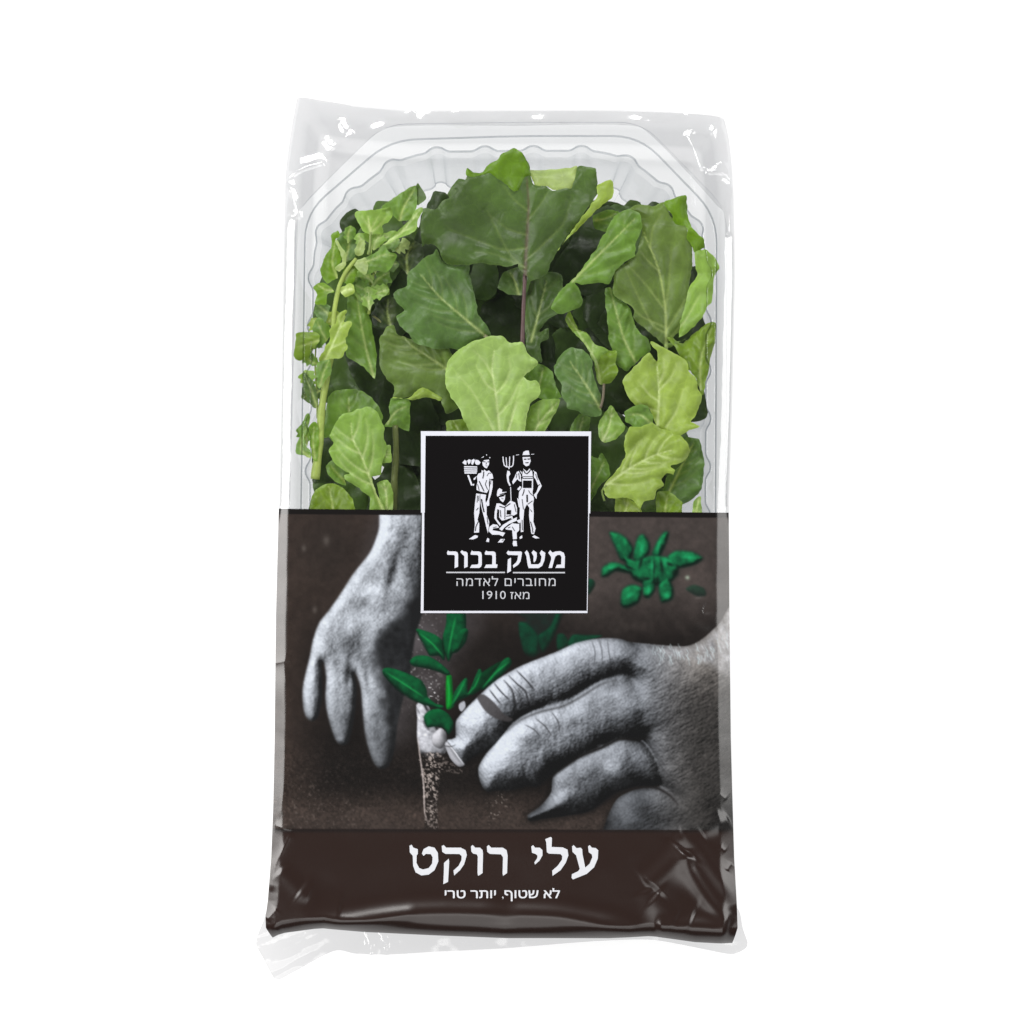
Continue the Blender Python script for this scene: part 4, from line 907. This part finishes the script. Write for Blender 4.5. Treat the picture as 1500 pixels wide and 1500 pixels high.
leaf('pale green lobed leaf standing alone low on the left, light midrib', 41.6, [
    (VC((560,710),(640,695),(690,740),(716,800),(720,880),(740,930),(705,1020),(702,1088),(650,1100),(660,1150),(702,1250),(725,1300),(640,1310),(640,1220),(580,1170),(505,1128),(490,1090),(520,1078),(440,1022),(405,950),(430,900),(405,860),(440,790),(482,740)), 'light', 0)],
    rib=VC((715, 1300), (640, 1110), (590, 980), (540, 880), (530, 790)), wave=.8, cup=.5)
leaf('smooth mid green leaf tucked behind the pale lobed leaf on the left', 38.4, [
    (VC((400,870),(374,868),(380,760),(400,640),(450,595),(560,590),(632,632),(692,700),(715,770),(640,900),(500,930)), 'mid', 0)], rib=VC((520, 930), (520, 800), (515, 640)), wave=.8)
leaf('small curled leaf tip hanging over a thick stem left of the badge', 39.0, [
    (VC((745,690),(762,640),(865,645),(866,832),(800,812),(724,806),(752,755)), 'mid', 0)], rib=VC((740, 790), (790, 720), (850, 690)), nveins=2,
    stem=VC((785, 800), (790, 950), (780, 1120), (772, 1330)), stem_r=(4, 6), stem_tone=(110, 120, 66))
leaf('narrow pale leaf slip crossing the thick stem left of the badge', 41.0, [
    (VC((635,930),(740,912),(760,925),(762,1012),(700,1022),(640,982)), 'light', 0)], nveins=2, rib=VC((640, 960), (700, 965), (755, 970)))
leaf('long narrow green leaf hanging beside the frilly stalk', 38.6, [
    (VC((500,400),(488,250),(508,100),(520,-40),(560,-100),(600,0),(622,130),(652,230),(676,380),(668,532),(600,462),(540,424)), 'mid', 0)], rib=VC((660, 520), (610, 330), (570, 100), (560, -60)), wave=1.2)
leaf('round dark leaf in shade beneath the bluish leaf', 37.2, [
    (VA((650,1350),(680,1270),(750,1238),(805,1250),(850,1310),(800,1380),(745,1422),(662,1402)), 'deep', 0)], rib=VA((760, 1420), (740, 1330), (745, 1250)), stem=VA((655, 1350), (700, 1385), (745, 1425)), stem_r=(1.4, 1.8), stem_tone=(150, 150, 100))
# upper left cluster
leaf('light green fan shaped leaf at the top left with its stalk pointing down', 40.8, [
    (VJ((745,385),(800,365),(900,360),(1050,335),(1140,288),(1172,400),(1105,490),(1052,530),(1040,605),(925,622),(850,592),(780,500)), 'light', 0)], rib=VJ((922, 618), (905, 520), (892, 430)), veins=[VJ((922,580),(960,500),(1010,420)), VJ((915,560),(860,480),(820,430)), VJ((930,600),(1020,520),(1090,420))],
    stem=VJ((920, 600), (915, 720), (905, 850)), stem_r=(1.6, 2.0))
leaf('mid green folded leaf, highest of the upper left cluster', 39.8, [
    (VJ((1050,330),(1160,228),(1300,140),(1420,88),(1424,240),(1392,455),(1240,475),(1185,425),(1140,330)), 'mid', 0), (VJ((1420,90),(1445,60),(1490,130),(1520,240),(1440,300),(1424,240)), 'dark', -.6)], rib=VJ((1240, 470), (1290, 320), (1400, 120)), nveins=3)
leaf('slim pale strip of leaf curling beside the big dark leaf', 41.6, [
    (VJ((1055,735),(1100,720),(1225,590),(1340,480),(1420,345),(1480,325),(1505,360),(1445,450),(1432,560),(1332,640),(1180,690)), 'light', 0)], rib=VJ((1060, 730), (1260, 600), (1460, 350)), nveins=3)
leaf('arched light green leaf with two points above the frilly stalk', 42.2, [
    (VJ((690,950),(780,910),(870,870),(1000,802),(1075,748),(1112,812),(1208,860),(1142,990),(1092,1042),(992,1020),(930,1042),(862,1072),(790,1010),(742,965)), 'mid', 0), (VJ((690,948),(780,908),(862,872),(900,960),(880,1060),(860,1074),(790,1012),(742,967)), 'back', .4)], rib=VJ((720, 950), (900, 915), (1060, 850), (1180, 860)), nveins=4)
leaf('dusky bluish leaf in the upper left corner behind the frilly stalk', 38.0, [
    (VJ((540,700),(600,620),(700,560),(760,572),(752,645),(822,705),(762,800),(742,880),(650,925),(600,850)), 'blue', 0)], rib=VJ((640, 920), (680, 760), (720, 600)), nveins=3)
leaf('tiny pale leaf bud at the foot of the fan shaped leaf', 40.4, [
    (VJ((748,792),(800,705),(850,700),(852,835),(790,872),(755,850)), 'back', 0)], step=1.8, nveins=2, rib=VJ((800, 865), (805, 780), (825, 710)))
leaf('small light leaf wedged under the fan shaped leaf', 39.4, [
    (VJ((800,640),(860,600),(1000,610),(1140,590),(1200,600),(1110,720),(960,760),(930,840),(880,840),(900,720)), 'light', 0)], nveins=3, rib=VJ((900, 830), (980, 680), (1120, 610)))
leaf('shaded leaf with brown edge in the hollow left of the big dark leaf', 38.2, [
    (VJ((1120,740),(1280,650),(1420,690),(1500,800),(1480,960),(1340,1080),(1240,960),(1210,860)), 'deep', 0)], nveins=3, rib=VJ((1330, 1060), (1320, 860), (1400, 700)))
leaf('crumpled light leaf below the arched leaf with two points', 38.9, [
    (VJ((740,1000),(860,1080),(930,1100),(960,1190),(1100,1180),(1120,1290),(1000,1300),(930,1360),(900,1440),(780,1330),(700,1200)), 'light', 0)], nveins=3, wave=1.8, rib=VJ((880, 1420), (860, 1250), (800, 1080)))
# right side
leaf('smooth light green leaf rolled over and running diagonally, right of the big dark leaf', 42.8, [
    (VB((640,770),(680,742),(722,728),(780,760),(792,830),(762,920),(752,1005),(690,1040),(640,1092),(600,1168),(540,1160),(440,1172),(402,1160),(420,1190),(450,1262),(430,1300),(330,1342),(265,1312),(290,1240),(385,1150),(430,1100),(500,1000),(570,880)), 'mid', 0)],
    rib=VB((390, 1152), (500, 1040), (640, 900), (750, 790)), nveins=3, wave=.7, cup=-1.2)
leaf('large grey green leaf with pale branching veins on the right', 40.9, [
    (VB((720,735),(790,710),(850,720),(920,700),(960,780),(1045,830),(1062,920),(1085,970),(1072,1130),(1062,1200),(1085,1330),(1005,1450),(935,1510)) + VD((1045,300),(990,330),(930,345),(830,260),(742,180),(742,120),(645,60)) + VB((620,1200),(640,1090),(752,1005),(792,830)), 'grey', 0),
    (VB((1090,990),(1150,968),(1202,1010),(1238,1080),(1202,1140),(1196,1260),(1162,1310),(1132,1370),(1080,1425),(1000,1480),(1040,1280),(1072,1170),(1112,1110)), 'light', .8),
    (VB((920,702),(960,680),(1040,663),(1052,780),(1080,850),(1140,910),(1152,960),(1090,992),(1075,940),(1050,900),(1042,830),(980,835),(965,780)), 'bright', .6)],
    rib=VB((932, 1540), (925, 1300), (885, 1080), (800, 870)), veins=[VB((930,1440),(1000,1330),(1060,1220)), VB((925,1330),(945,1180),(960,960)), VB((925,1320),(820,1180),(700,1050)), VB((930,1450),(850,1400),(740,1180),(690,1060)), VB((885,1090),(830,1040),(780,980)), VB((930,1420),(800,1360),(680,1260)), VB((840,960),(850,860),(900,760)), VB((930,1500),(1040,1380),(1130,1220))],
    stem=VD((932, 330), (925, 420), (930, 520)), stem_r=(2.6, 3), wave=1.2)
leaf('dark green leaf with a wavy right edge hanging below the rolled leaf', 39.6, [
    (VB((575,1200),(602,1186)) + VD((640,40),(680,74),(722,130),(752,220),(785,275),(832,310),(842,370),(772,420),(700,485),(640,440),(602,300),(585,150)), 'mid', 0)], rib=VD((750, 430), (680, 280), (620, 60), (590, -60)), wave=1.3)
leaf('yellowish folded leaf beside the oval bluish leaf', 40.6, [
    (VD((345,190),(375,148),(422,250),(470,270),(522,330),(600,365),(646,370),(640,440),(656,490),(610,552),(553,567),(530,540),(512,440),(470,340),(400,265)), 'olive', 0), (VD((400,262),(470,275),(520,332),(600,366),(560,420),(530,470),(512,440),(470,340)), 'light', .5)], rib=VD((550, 560), (530, 440), (440, 290), (365, 180)), nveins=3)
leaf('oval bluish green leaf with scalloped left edge right above the badge corner', 41.6, [
    (VD((330,390),(380,354),(450,365),(502,420),(506,470),(532,560),(552,640),(552,740),(480,752),(420,722),(362,702),(355,670),(328,640),(325,570),(288,510),(280,460)), 'blue', 0)], rib=VD((552, 705), (450, 540), (372, 430)), wave=.6, stem=VD((552, 700), (566, 640), (572, 560)), stem_r=(1.8, 2), stem_tone=(120, 110, 90))
leaf('lime green leaf with frayed tips on the right edge, pale forked veins', 41.4, [
    (VD((845,320),(920,350),(982,390),(1042,430),(1060,490),(1100,520),(1112,590),(1142,630),(1112,720),(1072,780),(1125,808),(1060,832),(1002,862),(880,805),(830,700),(760,690),(720,650),(690,600),(680,540),(720,490),(782,430),(802,400),(840,380),(882,445),(882,380)), 'lime', 0)], rib=VD((882, 800), (890, 620), (880, 460)), veins=[VD((885,660),(830,620),(770,540)), VD((930,810),(990,720),(1030,590)), VD((888,600),(960,520),(990,440)), VD((884,720),(800,690),(730,620)), VD((890,560),(920,480),(910,400))], wave=1.3)
leaf('olive leaf pressed against the right tray wall', 40.4, [
    (VD((930,280),(1030,327),(1100,262),(1180,205),(1217,213),(1212,330),(1182,450),(1142,625),(1100,522),(1060,480),(1000,380),(960,320)), 'olive', 0)], rib=VD((1130, 590), (1130, 420), (1195, 240)), nveins=4)
leaf('small rounded green leaf squeezed between two lime leaves on the right', 41.8, [
    (VD((690,722),(760,680),(822,690),(852,740),(850,802),(790,822),(702,785)), 'mid', 0)], rib=VD((845, 790), (780, 740), (710, 740)), nveins=2)
leaf('yellow green ragged leaf with a thick pale vein above the print at lower right', 42.4, [
    (VD((690,900),(720,812),(790,812),(850,785),(902,820),(1002,850),(1042,890),(1067,950),(1032,1012),(960,1035),(982,1062),(975,1092),(930,1080),(900,1112),(915,1150),(880,1172),(862,1232),(800,1240),(782,1285),(720,1222),(600,1222),(568,1150),(640,1070),(690,980)), 'lime', 0)], rib=VD((578, 1150), (720, 1050), (850, 980), (960, 945)), stem=VD((585, 1148), (560, 1180), (575, 1240)), stem_r=(1.4, 1.6), wave=1.1, cup=.5)
leaf('small light leaf with a notch at the right side of the badge', 40.4, [
    (VD((610,688),(642,720),(700,812),(640,882),(572,907),(545,870),(538,800),(570,738)), 'light', 0)], rib=VD((560, 900), (600, 810), (620, 700)), nveins=2)
leaf('plain green leaf partly behind the right edge of the badge', 39.0, [
    (VD((470,980),(540,1000),(560,965),(602,1040),(602,1100),(540,1160),(480,1260)), 'mid', 0)], rib=VD((480, 1200), (540, 1080), (575, 1000)), nveins=2)
leaf('bright lime leaf end cut off by the print right of the badge', 40.9, [
    (VD((640,1220),(700,1222),(772,1272),(790,1340),(640,1350)), 'lime', 0)], rib=VD((680, 1340), (700, 1280), (710, 1230)), nveins=2)
leaf('deep green leaf at the lower right against the tray wall', 38.4, [
    (VD((1040,870),(1120,878),(1152,1000),(1142,1150),(1085,1235),(1000,1262),(915,1190),(940,1100),(1000,1050),(1050,960)), 'blue', 0)], rib=VD((950, 1180), (1010, 1060), (1090, 900)), nveins=4)
leaf('short olive leaf peeping over the print at the right', 40.2, [
    (VD((880,1190),(950,1188),(1022,1250),(1010,1340),(880,1340)), 'olive', 0)], nveins=2, rib=VD((920, 1330), (930, 1260), (940, 1200)))
leaf('frilly scrap of leaf at the right end of the print edge', 39.6, [
    (VD((1090,1240),(1130,1215),(1132,1330),(1080,1330)), 'light', 0)], nveins=2, rib=VD((1105, 1320), (1110, 1270), (1120, 1225)))
leaf('yellow green leaf rising over the print at the lower left corner', 40.4, [
    (VC((300,1222),(332,1170),(400,1140),(482,1160),(540,1230),(556,1340),(300,1340)), 'olive', 0)], rib=VC((430, 1335), (420, 1250), (400, 1150)), nveins=3)
leaf('small lobed green leaf below the pale lobed leaf at the left', 39.6, [
    (VC((384,1040),(420,1008),(480,1040),(532,1080),(500,1105),(502,1150),(440,1132),(400,1092)), 'mid', 0)], rib=VC((500, 1130), (450, 1080), (410, 1030)), nveins=2)
leaf('narrow pale leaf upright beside the thick stem at the left print edge', 40.4, [
    (VC((680,1132),(740,1120),(772,1180),(765,1330),(720,1330),(690,1200)), 'light', 0)], rib=VC((735, 1320), (735, 1220), (720, 1130)), nveins=2)
leaf('light leaf slanting out from under the badge, right of the pale round leaf', 41.0, [
    (VD((150,690),(230,648),(322,652),(280,740),(225,850),(200,940),(90,940),(112,800)), 'light', 0)], rib=VD((150, 930), (190, 800), (310, 660)), nveins=3)
leaf('soft green leaf behind the right lobe of the pale round leaf', 39.2, [
    (VD((108,520),(190,445),(272,490),(292,570),(325,640),(230,660),(190,640),(150,600)), 'mid', 0)], rib=VD((180, 640), (200, 560), (220, 470)), nveins=2)
leaf('small green leaf touching the top edge of the badge', 38.6, [
    (VD((370,830),(430,740),(492,760),(482,860),(470,940),(360,940)), 'mid', 0)], rib=VD((420, 920), (430, 840), (450, 760)), nveins=2)
leaf('dark leaf to the right of the purple stem under the big dark leaf', 38.0, [
    (VB((120,1150),(180,1090),(250,1100),(330,1120),(310,1330),(250,1370),(200,1440)) + VD((250,240),(245,300),(200,330),(212,440),(130,380),(110,200)), 'dark', 0)], rib=VB((150, 1500), (190, 1350), (240, 1150)), nveins=3)
leaf('small green leaf in the gap between big dark leaf and rolled leaf', 38.8, [
    (VB((505,775),(590,738),(655,750),(640,790),(590,862),(520,842)), 'mid', 0)], nveins=2, rib=VB((520, 800), (580, 790), (640, 760)))
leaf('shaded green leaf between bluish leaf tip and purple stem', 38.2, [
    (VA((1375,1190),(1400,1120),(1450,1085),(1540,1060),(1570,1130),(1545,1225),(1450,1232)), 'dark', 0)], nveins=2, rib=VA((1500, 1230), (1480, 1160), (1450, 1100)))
leaf('olive leaf tip showing left of the pale round leaf base', 39.6, [
    (VC((1078,790),(1130,764),(1182,770),(1215,830),(1230,920),(1100,900)), 'olive', 0)], nveins=2, rib=VC((1190, 900), (1150, 830), (1120, 775)))

# the flowering stalk along the left wall: one shoot with its own small leaves
def stalk():
    z0 = zmap(42.0)
    pts = VC((320, 1112), (345, 900), (362, 680), (395, 490), (425, 340)) + VA((432, 1330), (462, 1180), (500, 1100), (560, 1020))
    n = len(pts); P = [(x, y, z0 - .003 + .003 * i / (n - 1)) for i, (x, y) in enumerate(pts)]
    root = empty('rocket_stalk', tuple(to_world(np.array([pts[0][0]]), np.array([pts[0][1]]), np.array([z0]), z0)[0]), 'tall pale green stalk with frilly leaflets along the left tray wall', 'stalk')
    sv, sf = tube(P, 6.2, 2.4, z0, 10)
    link('stem', mesh_of('stem', sv, sf, np.tile(np.array(srgb(164, 184, 92)) * .95, (len(sv), 1))), M_leaf, root)
    Ls = [(VC((205,292),(215,270),(322,265),(347,310),(300,360),(272,417),(210,412)), 'olive', 0.3, VC((340,310),(280,330),(220,350))),
          (VC((345,402),(400,312),(410,250),(440,190),(470,150),(502,138),(490,200),(532,208),(500,310),(512,350),(470,412),(400,420),(340,472),(330,520)), 'lime', .9, VC((345,480),(420,340),(490,170))),
          (VC((322,470),(345,440),(412,420),(410,500),(352,585),(330,540)), 'mid', .7, VC((350,570),(370,500),(400,430))),
          (VJ((385,960),(430,860),(490,750),(480,640),(560,573),(592,622),(540,690),(600,800),(610,900),(540,1000),(562,1112),(440,1162),(378,1050)), 'bright', 0, VJ((560,1110),(500,940),(530,700))),
          (VJ((520,690),(545,680),(640,800),(650,900),(632,1000),(570,1050),(535,990),(600,930),(600,850)), 'back', .6, VJ((560,1030),(620,920),(590,780))),
          (VJ((298,1205),(345,1148),(420,1170),(500,1200),(522,1252),(440,1292),(422,1382),(320,1382),(335,1282)), 'bright', .2, VJ((500,1240),(420,1230),(340,1180))),
          (VJ((330,1390),(420,1380),(480,1410),(470,1500),(440,1600),(380,1580),(320,1480)), 'blue', -.4, VJ((460,1500),(400,1450),(350,1410))),
          (VC((210,955),(240,800),(280,738),(282,800),(256,900),(290,952),(302,1005),(240,972)), 'mid', -.2, VC((295,990),(240,930),(275,780))),
          (VC((253,485),(300,530),(332,580),(332,705),(270,662),(258,580)), 'dark', -.5, VC((330,690),(300,600),(265,510))),
          (VC((285,800),(330,790),(350,900),(330,1000),(300,980),(290,900)), 'bright', -.6, VC((320,990),(310,900),(315,810))),
          (VJ((640,1000),(720,960),(780,1010),(760,1100),(690,1160),(600,1130)), 'bright', -.3, VJ((620,1130),(680,1060),(740,990))),
          (VC((310,250),(330,180),(380,190),(420,270),(380,330),(340,350)), 'mid', -.4, VC((400,330),(360,260),(335,200))),
          (VJ((600,1220),(700,1160),(750,1250),(640,1310)), 'lime', .2, VJ((600,1260),(660,1230),(720,1220)))]
    for i, (pl, tone, dz, rib) in enumerate(Ls):
        V, F, C = leaf_surface([(pl, tone, 0)], z0 + dz * .0016, 200 + i, rib=rib, nveins=3, wave=1.1, step=2.0, teeth=1.6)
        link('leaflet', mesh_of('leaflet', V, F, C), M_leaf, root)
stalk()

def sprig(label, stem, r, leaflets, z, seed, tone_stem=(164, 184, 92)):
    """a thin shoot carrying small toothed leaflets: (px, py, length, heading in degrees, tone, height in mm)"""
    z0 = zmap(z); n = len(stem)
    root = empty('rocket_stalk', tuple(to_world(np.array([stem[0][0]]), np.array([stem[0][1]]), np.array([z0]), z0)[0]), label, 'stalk')
    sv, sf = tube([(x, y, z0 - .0015) for x, y in stem], r, r * .5, z0, 8)
    link('stem', mesh_of('stem', sv, sf, np.tile(np.array(srgb(*tone_stem)) * .85, (len(sv), 1))), M_leaf, root)
    for i, (cx, cy, L, ang, tone, dz) in enumerate(leaflets):
        g = np.random.RandomState(seed * 31 + i); a = math.radians(ang); d = np.array([math.cos(a), -math.sin(a)]); q = np.array([-d[1], d[0]])
        shp = [(0, .03), (.18, .10), (.30, .26), (.40, .20), (.52, .36), (.64, .27), (.78, .34), (.90, .18), (1, .02)]
        pts = [np.array([cx, cy]) + d * L * (t - .5) + q * L * w * g.uniform(.8, 1.25) for t, w in shp] + [np.array([cx, cy]) + d * L * (t - .5) - q * L * w * g.uniform(.8, 1.25) for t, w in shp[::-1]]
        base = np.array([cx, cy]) - d * L * .5; bend = q * L * g.uniform(-.12, .12)
        V, F, C = leaf_surface([([tuple(x) for x in pts], tone, 0)], z0 + dz * .001, seed * 40 + i, rib=[tuple(base), tuple(np.array([cx, cy]) + bend), tuple(base + d * L * .95)], nveins=3, wave=1.5, step=2.0, teeth=1.0, tilt=(g.uniform(-4, 4), g.uniform(-4, 4)))
        link('leaflet', mesh_of('leaflet', V, F, C), M_leaf, root)
sprig('leafy shoot tip crowded with small light leaflets in the upper left corner of the pile', VJ((900, 1500), (930, 1250), (960, 1000), (1010, 800), (1080, 680)), 2.2,
      [(*VJ((1000, 1250))[0], 34, 10, 'light', 0), (*VJ((860, 1220))[0], 32, 160, 'mid', .4), (*VJ((1030, 1120))[0], 36, 40, 'mid', -.6), (*VJ((880, 1080))[0], 30, 130, 'light', -.3), (*VJ((1000, 700))[0], 28, 60, 'light', .6),
       (*VJ((1140, 720))[0], 30, 20, 'mid', 0), (*VJ((960, 960))[0], 26, 100, 'lime', .2), (*VJ((1100, 950))[0], 34, 0, 'dark', -1), (*VJ((900, 1330))[0], 36, 95, 'light', .5), (*VJ((1250, 760))[0], 30, 30, 'back', -.4), (*VJ((1060, 860))[0], 26, 70, 'mid', .3), (*VJ((820, 700))[0], 26, 110, 'light', .4), (*VJ((690, 620))[0], 26, 80, 'mid', -.4)], 39.6, 11)
sprig('short frilly shoot squeezed along the left tray wall beside the tall pale stalk', VC((335, 760), (330, 600), (320, 450), (330, 300), (350, 180)), 1.6,
      [(*VC((300, 420))[0], 30, 150, 'mid', .2), (*VC((285, 540))[0], 32, 110, 'light', .3), (*VC((320, 330))[0], 28, 60, 'mid', .4), (*VC((300, 620))[0], 30, 200, 'dark', 0), (*VC((330, 230))[0], 30, 120, 'lime', .4), (*VC((350, 130))[0], 30, 80, 'mid', .1), (*VC((420, 190))[0], 32, 30, 'lime', .5), (*VC((265, 860))[0], 34, 100, 'mid', 0)], 40.6, 12)

# the leaves and stems one only glimpses in the gaps
rs = np.random.RandomState(77)
PILE = [(470, 400), (500, 350), (560, 330), (640, 300), (760, 285), (860, 310), (930, 325), (1000, 345), (1034, 420), (1034, 600), (1034, 800), (452, 800), (458, 600)]
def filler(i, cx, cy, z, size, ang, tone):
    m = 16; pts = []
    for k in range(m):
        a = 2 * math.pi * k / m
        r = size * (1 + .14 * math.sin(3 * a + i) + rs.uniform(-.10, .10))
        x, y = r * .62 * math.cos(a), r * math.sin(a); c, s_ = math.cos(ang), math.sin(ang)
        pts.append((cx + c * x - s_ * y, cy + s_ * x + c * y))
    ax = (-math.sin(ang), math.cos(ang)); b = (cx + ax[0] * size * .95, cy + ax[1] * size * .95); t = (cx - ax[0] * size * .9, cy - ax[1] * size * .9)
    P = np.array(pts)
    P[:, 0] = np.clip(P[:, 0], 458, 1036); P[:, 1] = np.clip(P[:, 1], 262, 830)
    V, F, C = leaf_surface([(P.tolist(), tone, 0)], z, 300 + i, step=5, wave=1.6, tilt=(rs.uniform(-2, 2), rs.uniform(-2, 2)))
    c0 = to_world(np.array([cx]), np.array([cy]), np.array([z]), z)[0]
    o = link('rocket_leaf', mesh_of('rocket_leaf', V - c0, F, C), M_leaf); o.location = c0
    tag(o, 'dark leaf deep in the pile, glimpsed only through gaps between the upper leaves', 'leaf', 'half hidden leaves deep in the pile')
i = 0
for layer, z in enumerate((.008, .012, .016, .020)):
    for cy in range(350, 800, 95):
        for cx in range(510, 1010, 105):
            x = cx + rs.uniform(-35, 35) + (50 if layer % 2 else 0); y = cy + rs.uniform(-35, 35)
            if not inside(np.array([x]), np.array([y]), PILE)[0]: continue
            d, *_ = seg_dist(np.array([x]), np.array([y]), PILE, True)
            filler(i, x, y, z + rs.uniform(-.0015, .0015), min(rs.uniform(58, 84), 38 + d[0] * .8), rs.uniform(-.7, .7), rs.choice(['deep', 'deep', 'dark'])); i += 1  # darker tones put the shade of the gaps into the filler colour
